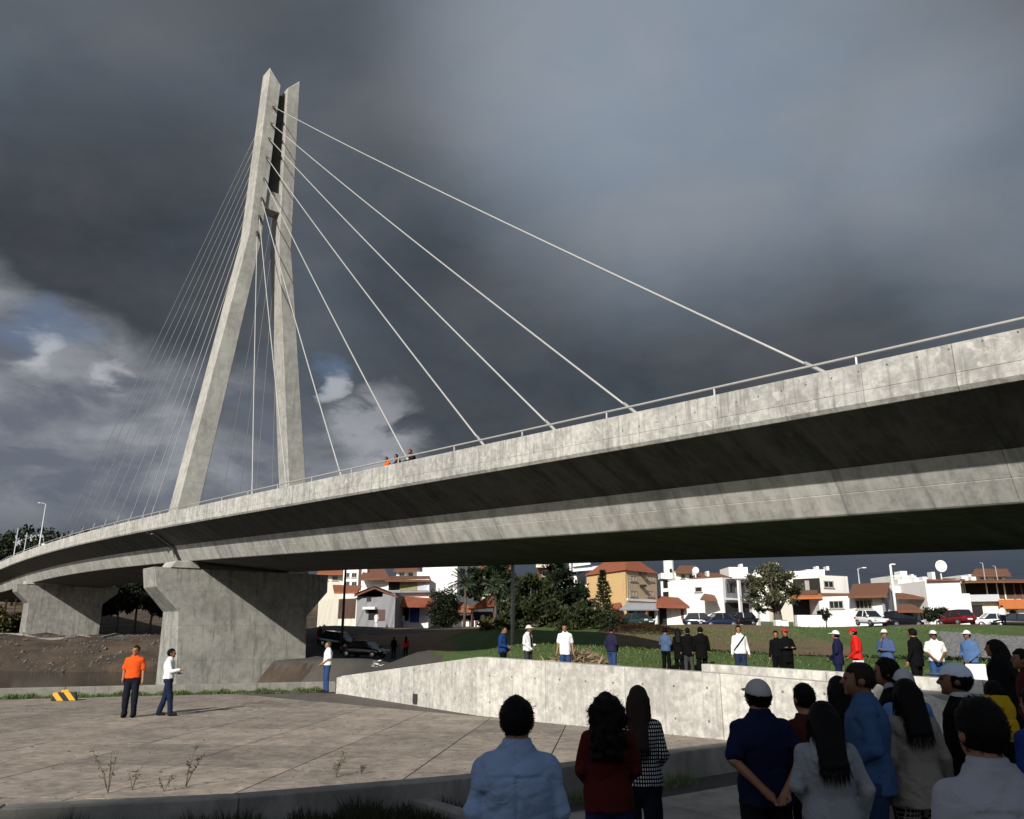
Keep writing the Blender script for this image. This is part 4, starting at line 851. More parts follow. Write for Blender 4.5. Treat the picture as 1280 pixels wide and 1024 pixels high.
ptree('broadleaf_tree', 'large bushy tree right of the lamp post, in front of the orange building', 662, 66, [(652, 762, 22, 18, 0), (672, 742, 20, 18, 1), (640, 778, 16, 12, 0), (688, 770, 20, 20, 0), (660, 728, 12, 12, 0)], 9000, .34, L_MID, .3, 3, group=TG, clump=70)
ptree('broadleaf_tree', 'very dark tall tree behind the bushy tree, left of the white framed building', 698, 76, [(692, 716, 16, 20, 0), (702, 740, 24, 26, 0), (722, 750, 20, 22, 0)], 6500, .36, L_DARK, .3, 4, group=TG, clump=70)
ptree('broadleaf_tree', 'dark leafy tree behind the palms, right of the big white block', 620, 80, [(605, 722, 20, 13, 0), (630, 716, 17, 11, 0), (592, 738, 14, 12, 0), (640, 738, 14, 14, 0)], 6500, .36, L_DARK, .3, 5, group=TG, clump=70)
ptree('round_bush', 'big round clipped bush beside the red roofed pavilion', 557, 86, [(557, 760, 19, 22, 0), (550, 772, 14, 12, 0)], 6000, .26, L_DARK, .2, 6, group=TG, cat='bush')
ptree('shrub', 'dark shrub mass at the foot of the orange building', 738, 62, [(728, 775, 24, 20, 0), (752, 782, 22, 16, 0), (712, 785, 16, 14, 0)], 8000, .28, L_MID, .15, 7, group=TG, cat='bush')
ptree('shrub', 'low pale dry bush left of the lamp post', 610, 68, [(612, 784, 14, 10, 0), (628, 790, 10, 8, 0)], 2500, .26, L_DRY, .08, 8, group=TG, cat='bush')
ptree('shrub', 'very dark low shrub right below the conifer', 765, 60, [(770, 788, 18, 12, 0), (785, 792, 10, 8, 0)], 4000, .26, L_DARK, .08, 9, group=TG, cat='bush')
ptree('olive_tree', 'grey green spreading tree in front of the white houses', 972, 74, [(955, 742, 22, 18, 0), (985, 738, 16, 20, 0), (965, 722, 24, 14, 0), (940, 730, 10, 12, 0), (952, 757, 18, 9, 0)], 6500, .27, L_OLIVE, .42, 10, group=TG, clump=75)
ptree('hedge_bush', 'rounded dark hedge in front of the tall blank white wall', 1170, 78, [(1162, 769, 9, 8, 0), (1176, 768, 9, 7, 0)], 2500, .22, L_DARK, .06, 11, group=TG, cat='bush')
ptree('shrub', 'small dark bush by the entrance of the brown roofed white house', 1032, 76, [(1030, 768, 7, 6, 0)], 900, .2, L_DARK, .05, 12, group=TG, cat='bush')
def palm(label, px, t, row_top, n, ln, seed, fan=False):
    b = pos(px, t); p = at(px, row_top, t); h = p.z - b[2]; root = empty('palm_tree', b, 0, label, 'palm', TG); r = np.random.RandomState(seed)
    MB().tube([(0, 0, -.3), (.12, 0, h * .5), (.05, .1, h)], [.17, .13, .12], 8).build('trunk', BARK, root, True)
    P = []; D = []; L = []
    for i in range(n):
        a = r.rand() * 6.283; el = r.uniform(-.5, 1.3); q = np.array((.05, .1, h)); d = np.array((math.cos(a) * math.cos(el), math.sin(a) * math.cos(el), math.sin(el)))
        for j in range(10):
            s = np.cross(d, (0, 0, 1)); s /= np.linalg.norm(s) + 1e-6
            for w in (-1, 1): P.append(q.copy()); D.append(d * .6 + s * w * .7 - np.array((0, 0, .25))); L.append(ln * .32 * (1 - .06 * abs(j - 4)))
            q = q + d * ln * .1; d = d + np.array((0, 0, -.11)); d /= np.linalg.norm(d)
    P = np.array(P); D = np.array(D); D /= np.linalg.norm(D, axis=1)[:, None]
    quads('crown', P, D, np.full(len(P), .10), np.array(L), L_PALM, root, r.rand(len(P)))
palm('slender palm with pale fronds right of the white block', 618, 74, 735, 42, 1.7, 21); palm('second slender palm leaning beside the first, its crown further right', 626, 75, 742, 36, 1.6, 22); palm('short palm at the corner of the big white block', 580, 79, 728, 44, 1.8, 23)
def conifer(label, px, t, r0, r1, wpx, seed):
    b = pos(px, t); p = at(px, r0, t); h = p.z - b[2]; root = empty('conifer_tree', b, 0, label, 'tree', TG); r = np.random.RandomState(seed); w = wpx * t / F
    MB().tube([(0, 0, -.3), (0, 0, h)], [.16, .03], 7).build('trunk', BARK, root, True)
    n = 2600; u = r.rand(n); z = h * (.18 + .82 * u); br = r.randint(0, 9, n); lay = np.floor(u * 13); a = br * .698 + lay * 1.3 + r.randn(n) * .16
    R_ = w * (1.05 - u) * r.rand(n) ** .6 * (.75 + .25 * np.sin(lay * 2.3 + br)); P = np.c_[np.cos(a) * R_, np.sin(a) * R_, (lay + .5) / 13 * h * .82 + .18 * h + r.randn(n) * .06 + R_ * .35]
    D = np.c_[np.cos(a), np.sin(a), r.randn(n) * .4 + .3]; D /= np.linalg.norm(D, axis=1)[:, None]; quads('crown', P, D, np.full(n, .09), np.full(n, .26), L_CON, root, r.rand(n))
conifer('narrow dark conifer with upswept branches before the orange facade', 755, 70, 712, 795, 16, 31)
rt = random.Random(41)
for i in range(17):      # dark wood on the hill top at the far left, trunk by trunk
    px = -28 + i * 11 + rt.uniform(-3, 3); t = rt.uniform(165, 215); p = at(px, 690, t); b = (p.x, p.y, min(gnd(p.x, p.y), p.z + 2)); top = at(px, rt.uniform(659, 669), t).z; hh = top - b[2]
    tree('hill_tree', 'dark tree in the wood on the far left skyline', b, 0, [(0, 0, hh * .62, hh * .3, hh * .3, hh * .3), (rt.uniform(-1, 1) * 2, 0, hh * .8, hh * .2, hh * .2, hh * .2)], 900, 1.0, L_DARK, .3, 50 + i, group='dark wood on the left skyline')
for i, (px, row, t, r_) in enumerate(((150, 745, 126, 16), (174, 738, 128, 16), (192, 752, 124, 14), (128, 752, 112, 12), (-8, 772, 118, 14), (14, 778, 122, 10))):
    b = pos(px, t, row); tree('bank_tree', ['broad dark tree in the shade under the bridge between the two piers', 'tall dark tree under the bridge behind the near pier', 'low dark tree close to the left side of the near pier', 'small dark tree beside the far pier', 'brownish bush at the far left edge below the deck', 'small bush on the slope left of the far pier'][i], b, 0, [rowblob(px, row, t, b, r_, r_ * .9), rowblob(px + 8, row + 10, t, b, r_ * .8, r_ * .6)], 2600, .5, L_DARK if i < 4 else L_DRY, .2, 70 + i, group=TG)
# weeds by the near kerb, grass along the far kerb
def blades(name, label, segs, n, hgt, wid, mat, seed, spread):
    r = np.random.RandomState(seed); segs = [np.array(s, float) for s in segs]; P = []
    lens = np.array([np.linalg.norm(b - a) for a, b in segs]); si = r.choice(len(segs), n, p=lens / lens.sum()); t = r.rand(n)
    A = np.array([s[0] for s in segs])[si]; B = np.array([s[1] for s in segs])[si]; P = A + (B - A) * t[:, None]; d = (B - A); d /= np.linalg.norm(d, axis=1)[:, None]
    P[:, 2] = P[:, 2] if seed != 8 else 0; cl = np.sin(P[:, 0] * 3.1) * np.sin(P[:, 0] * 7.7 + 1) * .5 + .5; P[:, :2] += np.c_[-d[:, 1], d[:, 0]] * (r.randn(n) * spread)[:, None]
    if seed == 8: P[:, 2] = hterr(P[:, 0], P[:, 1]) - .07
    D = np.c_[r.randn(n) * .45, r.randn(n) * .45, np.ones(n)]; D /= np.linalg.norm(D, axis=1)[:, None]
    o = quads(name, P, D, np.full(n, wid), hgt * r.uniform(.3, 1.2, n) * (.4 + cl), mat, None, r.rand(n)); return tag(o, label, 'grass', kind='stuff')
blades('weeds', 'shaded weeds growing in the bed before the near kerb', [((-9, 7.3, -.12), (-5.3, 8.4, -.12)), ((-5.3, 8.4, -.12), (-3, 8.95, -.12)), ((-3, 8.9, -.12), (-.5, 10.1, -.12))], 34000, .25, .014, leafmat('dark_weeds', (0.012, 0.022, 0.008), (0.05, 0.055, 0.02)), 5, .36)
blades('weeds', 'tufts of grass along the plaza side of the near kerb', [((-9, 8.35, 0), (-5.2, 9.5, 0)), ((-5.2, 9.5, 0), (-3.0, 10.05, 0))], 1300, .12, .01, L_DRY, 6, .07)
blades('weeds', 'grass strip at the foot of the shaded kerb right of the red topped woman', [((.6, 11.2, -.12), (2.6, 12.75, -.12))], 1500, .13, .01, L_GRASS, 15, .1)
blades('grass', 'dry yellow and green grass along the foot of the river kerb', [((-17, 25.55, 0), (-11.5, 27.75, 0)), ((-11.5, 27.75, 0), (-6.6, 29.5, 0))], 7000, .16, .02, L_GRASS, 7, .12)
blades('grass', 'long grass on the lawn behind the ramp wall', [((-3, 31, .35), (9, 33, .42)), ((-3, 36, .4), (14, 38, .4)), ((4, 26, .45), (20, 22, .5)), ((-3, 40, .45), (4, 34, .5)), ((8, 60, 0), (36, 62, 0))], 60000, .13, .035, L_GRASS, 8, 2.6)
rw = random.Random(9)
for i, (px, row, hh) in enumerate(((135, 992, .55), (165, 988, .3), (232, 984, .5), (420, 972, .34), (452, 968, .14), (205, 990, .22))):
    p = gz(px, row, 0.0); o = empty('dry_weed', (p.x, p.y, 0), rw.uniform(0, 6), 'spindly dry weed ' + ('tallest of those at the near kerb, at far left', 'small one beside the tallest stalk', 'with dark seed heads near the kerb middle', 'single thin stalk leaning left', 'tiny stalk right of the leaning one', 'short one between the two tall ones')[i], 'weed', 'dry weeds at the near kerb')
    mb = MB(); P = []; D = []
    for k in range(5 if hh > .3 else 3):
        a = rw.uniform(0, 6.28); l = hh * rw.uniform(.6, 1.1); q0 = (0, 0, 0); q1 = (math.cos(a) * l * .2, math.sin(a) * l * .2, l * .5); q2 = (math.cos(a) * l * .5, math.sin(a) * l * .5, l); mb.tube([q0, q1, q2], [.005, .004, .002], 4)
        for j in range(9): t = rw.uniform(.35, 1); P.append([q1[z] + (q2[z] - q1[z]) * (t * 1.6 - .6) if t > .375 else q1[z] for z in range(3)]); D.append([rw.gauss(0, 1) for _ in range(3)])
    mb.build('stem', plain('dry_stem', (0.10, 0.075, 0.045), 0.9), o); D = np.array(D); D /= np.linalg.norm(D, axis=1)[:, None]
    quads('leaf_cluster', np.array(P), D, np.full(len(P), .016), np.full(len(P), .06), L_DRY if i != 2 else L_DARK, o, np.random.RandomState(i).rand(len(P)))
# ------------------------------------------------------------------ houses
def render_(name, c, dirt=0.5):
    m, nt, b = newmat(name); p = nn(nt, 'ShaderNodeTexCoord').outputs['Object']; st = noise(nt, vm(nt, 'MULTIPLY', p, (1.6, 1.6, .25)), .9, 6, .65); n2 = noise(nt, p, 2.2, 6, .6)
    cc = mixc(nt, n2, tuple(x * .9 for x in c), tuple(min(1, x * 1.05) for x in c)); cc = mixc(nt, mth(nt, 'MULTIPLY', mrange(nt, st, .52, .72), dirt), cc, tuple(x * .55 for x in c)); setc(nt, b, cc); b.inputs['Roughness'].default_value = .9; bump(nt, b, n2, .2, .02); return m
def tilemat(name, c):
    m, nt, b = newmat(name); p = nn(nt, 'ShaderNodeTexCoord').outputs['Object']; w = nn(nt, 'ShaderNodeTexWave', {'Vector': p, 'Scale': 1.6, 'Distortion': .3}); w.bands_direction = 'X'; n = noise(nt, p, 1.8, 6, .7); n2 = noise(nt, p, 9, 3, .6)
    cc = mixc(nt, n, tuple(x * .62 for x in c), tuple(x * 1.25 for x in c)); cc = mixc(nt, mth(nt, 'MULTIPLY', w.outputs[1], .35), cc, tuple(x * .45 for x in c)); cc = mixc(nt, mrange(nt, n2, .55, .8), cc, tuple(x * .5 for x in c)); setc(nt, b, cc); b.inputs['Roughness'].default_value = .9; bump(nt, b, w.outputs[1], .7, .06); return m
W_WHITE = render_('white_render', (0.80, 0.79, 0.76), .25); W_CREAM = render_('cream_render', (0.72, 0.68, 0.58), .4); W_GREY = render_('grey_render_wall', (0.24, 0.245, 0.255)); W_YEL = render_('orange_yellow_render', (0.66, 0.45, 0.21), .3); W_TAN = render_('tan_render', (0.52, 0.40, 0.26), .3); W_OLV = render_('olive_panel', (0.24, 0.23, 0.10)); W_BRN = render_('brown_render', (0.16, 0.075, 0.045)); W_ORG = render_('orange_paint', (0.44, 0.14, 0.04), .3)
T_RED = tilemat('red_roof_tiles', (0.32, 0.095, 0.045)); T_BRN = tilemat('brown_roof_tiles', (0.20, 0.085, 0.045)); T_ORG = tilemat('orange_roof_tiles', (0.34, 0.115, 0.05))
G_PANE = plain('dark_window_pane', (0.02, 0.022, 0.026), .12, 0, .3, 1.0); D_BRN = plain('brown_door', (0.09, 0.05, 0.035), .7); D_BLU = plain('blue_door', (0.02, 0.06, 0.35), .5); FRM = plain('window_frame_paint', (0.35, 0.33, 0.3), .6); SHADE = plain('shade_and_dark_parts', (0.018, 0.016, 0.014), .95); MET = plain('pale_metal_sheet', (0.45, 0.47, 0.5), .5, .2)  # SHADE sheets paint darkness into flat openings; also colours wire, soil, shed walls
WPAINT = plain('white_paint', (0.8, 0.8, 0.79), .5)
def yf(px, Y): return Y * 1.14 if (px < 600 and 60 < Y < 120) else Y
def cx(px, Y): r = ray(px, 755); Y = yf(px, Y); return Vector((r.x / r.y * Y, Y))
def zr(px, row, Y): return zrow(px, row, yf(px, Y))
class Bld:
    def __init__(s, name, label, cat='house'):
        s.root = None; s.name, s.label, s.cat = name, label, cat; s.parts = []
    def start(s, p):
        if s.root is None: s.root = empty(s.name, (p.x, p.y, gnd(p.x, p.y)), 0, s.label, s.cat); s.o = Vector((p.x, p.y, gnd(p.x, p.y)))
    def put(s, mb, name, mat, parent=None, bev=0):
        mb.v = [tuple(Vector(v) - s.o) for v in mb.v]; o = mb.build(name, mat, parent or s.root)
        if bev: bevel(o, bev, 1)
        return o
    def wall(s, corners, r0, r1, mat, depth=8.0, name='wall', below=1.5):
        # corners [(px, Y), ...] from left to right along the visible faces; r0/r1 top and bottom rows of the first corner
        C = [cx(px, Y) for px, Y in corners]; s.start(C[0]); Y0 = corners[0][1]; ir = min(range(len(corners)), key=lambda i: corners[i][1])
        z1 = zr(corners[ir][0], r0, corners[ir][1]); z0 = (zr(corners[ir][0], r1, corners[ir][1]) if r1 is not None else min(gnd(c.x, c.y) for c in C) - below)
        fp = [V3(c, z0) for c in C] + [V3(C[-1] + Vector((0, depth)), z0), V3(C[0] + Vector((0, depth)), z0)]
        if len(C) == 3 and C[1].y < C[0].y and C[1].y < C[2].y: fp = [V3(c, z0) for c in C] + [V3(C[0] + C[2] - C[1], z0)]
        return s.put(MB().prism(fp, (0, 0, z1 - z0)), name, mat)
    def pt(s, px, row, A, B):
        a = cx(*A); b = cx(*B); d = b - a; r = ray(px, row); k = (d.y * a.x - d.x * a.y) / (d.y * r.x - d.x * r.y); return Vector((0, 0, HC)) + r * k
    def face(s, A, B):
        a = cx(*A); b = cx(*B); d = (b - a).normalized(); return V3(d, 0), V3(Vector((d.y, -d.x)), 0)
    def panel(s, A, B, px0, px1, r0, r1, mat, name, out=0.04, thick=0.1, parent=None):
        d, n = s.face(A, B); a = s.pt(px0, r0, A, B); b = s.pt(px1, r1, A, B); L = (b - a).dot(d)
        q = [a, a + d * L, a + d * L + Vector((0, 0, b.z - a.z)), a + Vector((0, 0, b.z - a.z))]
        return s.put(MB().prism([p + n * out for p in q], -n * thick), name, mat, parent)
    def win(s, A, B, px0, px1, r0, r1, mull=1, frame=None):
        d, n = s.face(A, B); a = s.pt(px0, r0, A, B); b = s.pt(px1, r1, A, B); L = (b - a).dot(d); H_ = a.z - b.z; o0 = a - Vector((0, 0, H_)); w = .09; mb = MB(); U_ = Vector((0, 0, 1))
        def bar(u0, v0, u1, v1): mb.prism([o0 + d * u + U_ * v + n * .07 for u, v in ((u0, v0), (u1, v0), (u1, v1), (u0, v1))], -n * .16)
        bar(0, 0, L, w); bar(0, H_ - w, L, H_); bar(0, w, w, H_ - w); bar(L - w, w, L, H_ - w)
        for i in range(mull): u = L * (i + 1) / (mull + 1); bar(u - .03, w, u + .03, H_ - w)
        f = s.put(mb, 'window', frame or FRM)
        s.put(MB().prism([o0 + d * u + U_ * v + n * .015 for u, v in ((w * .5, w * .5), (L - w * .5, w * .5), (L - w * .5, H_ - w * .5), (w * .5, H_ - w * .5))], -n * .04), 'pane', G_PANE, f)
        s.put(MB().prism([o0 + d * u + U_ * v + n * .12 for u, v in ((-.1, -.08), (L + .1, -.08), (L + .1, 0), (-.1, 0))], -n * .16), 'sill', frame or FRM, f)
    def box(s, px0, px1, r0, r1, Y, depth, mat, name, parent=None):
        a = cx(px0, Y); b = cx(px1, Y); s.start(a); return s.put(MB().box((a.x, a.y, zr(px0, r1, Y)), (b.x, a.y + depth, zr(px0, r0, Y))), name, mat, parent)
    def slab(s, pts, mat, name='roof', thick=.22, parent=None):      # pts: (px, row, Y)
        q = []
        for px, row, Y in pts: r = ray(px, row); y_ = yf(px, Y); q.append(Vector((r.x / r.y * y_, y_, zr(px, row, Y))))
        s.start(Vector((q[0].x, q[0].y))); return s.put(MB().prism(q, (0, 0, -thick)), name, mat, parent)
# --- left group
h = Bld('garage_house', 'low grey gabled house with brown garage door near the parked cars')
h.wall([(399, 92), (424, 86), (447, 84)], 747, None, W_CREAM, 6); h.wall([(446, 83.6), (494, 83)], 742, None, W_GREY, 8, 'gable_wall')
h.slab([(444, 742, 83.2), (468, 733, 83.2), (496, 743, 83.2), (496, 743, 92), (468, 733, 92), (444, 742, 92)][0:3], W_GREY, 'gable', .3)
h.slab([(443, 744, 83), (468, 734, 83), (468, 732, 92), (443, 742, 92)], T_BRN); h.slab([(468, 734, 83), (497, 745, 83), (497, 743, 92), (468, 732, 92)], T_BRN)
h.panel((424, 86), (447, 84), 424, 444, 749, 773, D_BRN, 'garage_door', .06); h.panel((446, 83.6), (494, 83), 459, 464, 741, 752, G_PANE, 'window', .05); h.panel((446, 83.6), (494, 83), 461, 470, 762, 775, SHADE, 'doorway', .05); h.panel((446, 83.6), (494, 83), 471, 481, 762, 776, D_BRN, 'door', .06); h.panel((446, 83.6), (494, 83), 456, 471, 759, 762, WPAINT, 'porch_roof', .8, .8)
h.slab([(418, 740, 86.5), (447, 740, 84.5), (452, 732, 93), (416, 731, 93)], T_ORG)
h = Bld('narrow_house', 'narrow white two storey house with small windows behind the garage house')
h.wall([(427, 99), (457, 97)], 711, None, W_WHITE, 7); [h.win((427, 99), (457, 97), a, a + 6, r, r + 6) for a in (431, 440) for r in (716, 727)]; h.panel((427, 99), (457, 97), 449, 451, 712, 738, D_BRN, 'drain_pipe', .1, .1)
h = Bld('brown_roof_house', 'house with brown tiled roof and olive upper gallery above the blue doors')
h.wall([(452, 96), (490, 94)], 722, None, W_WHITE, 7, 'side_wall'); h.slab([(450, 724, 94), (487, 722, 93), (480, 710, 99), (455, 711, 99)], T_BRN); h.wall([(484, 90), (536, 89)], 724, None, W_WHITE, 9)
h.panel((484, 90), (536, 89), 486, 500, 726, 738, SHADE, 'loggia_shade_panel', .03); h.panel((484, 90), (536, 89), 500, 522, 727, 738, W_OLV, 'shutter', .06); h.panel((484, 90), (536, 89), 522, 533, 726, 738, MET, 'shutter', .06)
h.slab([(481, 725, 88.5), (539, 725, 88.5), (537, 720, 98), (483, 720, 98)], T_BRN); h.panel((484, 90), (536, 89), 484, 540, 739, 741, W_GREY, 'balcony_slab', .8, .9); h.panel((484, 90), (536, 89), 487, 496, 748, 756, G_PANE, 'window', .04)
h.slab([(500, 757, 86.5), (541, 757, 86.5), (541, 746, 89.4), (500, 746, 89.4)], T_RED); h.panel((484, 90), (536, 89), 513, 521, 760, 778, D_BLU, 'door', .08); h.panel((484, 90), (536, 89), 522, 524, 760, 778, D_BLU, 'door', .1); h.panel((484, 90), (536, 89), 494, 511, 757, 776, SHADE, 'doorway', .05); h.panel((484, 90), (536, 89), 499, 507, 770, 777, WPAINT, 'counter', .9, .5)
h = Bld('white_block', 'big plain white cubic building behind the palms'); h.wall([(527, 104), (571, 100), (594, 106)], 704, None, W_WHITE, 10); h.wall([(520, 106), (528, 106)], 715, None, W_WHITE, 6, 'side_wall'); [h.win((571, 100), (594, 106), a, a + 6, 710, 720) for a in (575, 584)]
def pavilion(label, px0, px1, r0, r1, Y, base):
    h = Bld('pavilion', label, 'pavilion'); a, b_ = cx(px0 + 2, Y), cx(px1 - 2, Y); h.start(a)
    zt = zr(px0, r1, Y); zb = gnd(a.x, a.y) - .4
    for q in (a, b_, a + Vector((0, 4)), b_ + Vector((0, 4))): h.put(MB().tube([V3(q, zb), V3(q, zt)], .09, 6), 'post', D_BRN)
    z_r = zr(px0, r0, Y + 2); A, B, C_, D_ = [V3(q, zt - .1) for q in (a + Vector((-.5, -.6)), b_ + Vector((.5, -.6)), b_ + Vector((.5, 4.6)), a + Vector((-.5, 4.6)))]
    e, f_ = V3(a + Vector((1.0, 2)), z_r), V3(b_ + Vector((-1.0, 2)), z_r); rf = h.put(MB().add([A, B, C_, D_, e, f_], [(0, 1, 5, 4), (1, 2, 5), (2, 3, 4, 5), (3, 0, 4), (3, 2, 1, 0)]), 'roof', T_ORG)
    h.put(MB().box((a.x, a.y + 3.9, zb), (b_.x, a.y + 4.0, zt - .3)), 'shade_back_panel', SHADE); h.put(MB().box((a.x + .2, a.y + 1, zb), (b_.x - .2, a.y + 1.4, zb + 1.3)), 'counter', WPAINT)  # near-black panel at the back stands in for shade beneath the roof
pavilion('open pavilion with orange tiled hip roof left of the lamp post', 588, 631, 749, 760, 78, 785); pavilion('lower red roofed shelter between the round bush and the pavilion', 562, 592, 753, 765, 84, 785)
h = Bld('brick_house', 'dark brown house glimpsed behind the trees under the bridge'); h.wall([(673, 98), (692, 99)], 708, None, W_BRN, 6); h.slab([(670, 707, 97), (694, 707, 97), (694, 703, 103), (670, 703, 103)], W_CREAM); h.win((673, 98), (692, 99), 677, 686, 713, 721)
h = Bld('white_frame_building', 'white building with open white beams beside the orange building'); h.wall([(690, 100), (722, 98)], 720, None, W_WHITE, 9); h.panel((690, 100), (722, 98), 716, 718.5, 700, 735, WPAINT, 'column', .9, .4); h.panel((690, 100), (722, 98), 694, 716, 721, 731, W_WHITE, 'terrace_wall', .1); h.panel((690, 100), (722, 98), 704, 709, 720, 728, G_PANE, 'window', .14); h.wall([(718, 97), (737, 96)], 731, None, W_WHITE, 8, 'balcony'); h.panel((718, 97), (737, 96), 722, 731, 714, 730, G_PANE, 'window', .05)
for a, b_, r0, r1 in ((716, 752, 712, 709), (716, 738, 706, 703)): h.slab([(a, r0, 96), (b_, r1, 96), (b_, r1 - 2, 97), (a, r0 - 2, 97)], WPAINT, 'beam', .25)
# --- orange building
h = Bld('orange_building', 'three storey orange yellow corner building with red hip roof and awning', 'building'); A, B, C_ = (734, 90), (783, 82), (822, 87); h.wall([A, B, C_], 713, None, W_YEL, 10)
a, b_, c_ = cx(*A), cx(*B), cx(*C_); d_ = a + c_ - b_; zt = zrow(783, 713, 82)
h.panel(B, C_, 783.3, 822, 713, 759, W_TAN, 'side_facade', .03, .06)
mid = (a + c_) / 2; g = lambda p, z, k=1.07: V3(mid + (p - mid) * k, z); rt_, ru = V3(mid.lerp((a + d_) / 2, .35), zt + 2.2), V3(mid.lerp((b_ + c_) / 2, .35), zt + 2.2)
h.put(MB().add([g(a, zt), g(b_, zt), g(c_, zt), g(d_, zt), rt_, ru], [(0, 1, 5, 4), (1, 2, 5), (2, 3, 4, 5), (3, 0, 4), (3, 2, 1, 0)]), 'roof', T_RED)
for px in (787, 808): [h.win(B, C_, px, px + 9, r, r + 8, 1) for r in (719, 738)]
h.panel(B, C_, 783.5, 822, 748, 753, WPAINT, 'fascia_band', .1, .1); h.slab([(774, 762, 79.5), (823, 762, 84), (823, 754, 87), (783, 754, 82)], MET, 'awning', .1)
for px in (786, 797, 811): h.panel(B, C_, px, px + 8, 764, 780, SHADE, 'shop_opening', .06)
for px in (795, 808): h.panel(B, C_, px, px + 2, 763, 781, WPAINT if px > 800 else W_ORG, 'pillar', 1.2, .3)
for r in (716, 731): h.panel(B, C_, 799, 803, r, r + 3, SHADE, 'vent_hood', .5, .5)
h.slab([(755, 760, 84), (776, 760, 80.5), (776, 752, 83.5), (757, 754, 87)], T_RED, 'lean_to_roof', .15)
h = Bld('red_roof_shop', 'low white shop with spreading red tiled roof right of the orange building', 'shop'); h.wall([(823, 86), (858, 85)], 758, None, W_WHITE, 6); h.slab([(820, 757, 84), (862, 758, 84), (848, 747, 89), (822, 745, 89)], T_RED); h.panel((823, 86), (858, 85), 824, 834, 760, 781, SHADE, 'doorway', .05); h.panel((823, 86), (858, 85), 851, 855, 762, 774, D_BRN, 'door', .05)
# --- big white house
h = Bld('white_house', 'large white flat roofed house with round chimney tower and brown awning'); A, B, C_ = (827, 95), (905, 88), (939, 92); h.wall([A, B, C_], 722, None, W_WHITE, 10)
p_ = cx(838, 94); h.put(MB().lathe([(.58, 0), (.58, zrow(838, 700, 94) - zrow(838, 724, 94))], V3(p_, zrow(838, 724, 94)), 14), 'chimney_tower', W_WHITE); h.panel((832, 93.3), (845, 93.3), 837, 840, 711, 715, SHADE, 'vent', .0, .12); h.wall([(828, 94.6), (846, 94)], 716, 723, W_WHITE, 2, 'parapet')
h.win(A, B, 869, 878, 734, 740, 0); h.slab([(875, 749, 87.5), (897, 751, 87), (892, 742, 89.6), (880, 742, 90)], W_BRN, 'awning', .12); h.panel(A, B, 829, 835, 725, 735, G_PANE, 'window', .05); h.panel(A, B, 829, 836, 740, 746, G_PANE, 'window', .05)
h.panel(B, C_, 906, 939, 726, 748, W_GREY, 'gallery_wall', .05, .1); [h.panel(B, C_, px, px + 10, 729, 741, G_PANE, 'window', .1, .1) for px in (908, 924)]; h.panel(B, C_, 906, 939, 724, 726, MET, 'roof_slab', .6, .7); h.panel(B, C_, 906, 939, 750, 752, MET, 'balcony_slab', .6, .7); h.panel(B, C_, 906, 938, 753, 785, SHADE, 'carport', .06, .1); [h.panel(B, C_, px, px + 1.6, 726, 787, WPAINT, 'column', .75, .2) for px in (918, 939)]  # carport is a flat dark sheet, painted as the shade below the balcony
h.box(914, 938, 709, 723, 92, 4, W_WHITE, 'roof_cabin'); [h.box(px, px + 3, r, r + 8, 93, 1, WPAINT, 'roof_tank') for px, r in ((870, 711), (886, 714), (929, 705))]; h.slab([(866, 722, 92), (915, 722, 91), (913, 716, 97), (868, 716, 97)], T_BRN, 'roof_terrace')
def dish(label, px, row, Y, r_):
    p = cx(px, Y); z = zrow(px, row, Y); o = empty('satellite_dish', (p.x, p.y, z - r_ * 2.2), 0, label, 'dish'); n = 18; rings = [(r_ * k / 5, .35 * r_ * (k / 5) ** 2) for k in range(1, 6)]
    v = [(0, 0, 0)] + [(rr * math.cos(2 * math.pi * j / n), -dd, rr * math.sin(2 * math.pi * j / n)) for rr, dd in rings for j in range(n)]; f = [(0, 1 + j, 1 + (j + 1) % n) for j in range(n)] + [(1 + i * n + j, 1 + (i + 1) * n + j, 1 + (i + 1) * n + (j + 1) % n, 1 + i * n + (j + 1) % n) for i in range(4) for j in range(n)]
    q = mesh('reflector', [(x, y, zz + r_ * 2.2) for x, y, zz in v], f, WPAINT, o, True); sm = q.modifiers.new('thick', 'SOLIDIFY'); sm.thickness = .04
    MB().tube([(0, .1, -.3), (0, .1, r_ * 2.2)], .07, 6).build('mast', WPAINT, o); MB().tube([(0, -.3 * r_, r_ * 1.3), (0, -.9 * r_, r_ * 2.2)], .03, 5).build('feed_arm', WPAINT, o)
dish('big white satellite dish on the roof of the tall white block', 1182, 708, 88, .62); dish('small white satellite dish on the big white house roof', 872, 713, 92, .35); dish('tiny white dish above the olive tree', 975, 707, 98, .3)
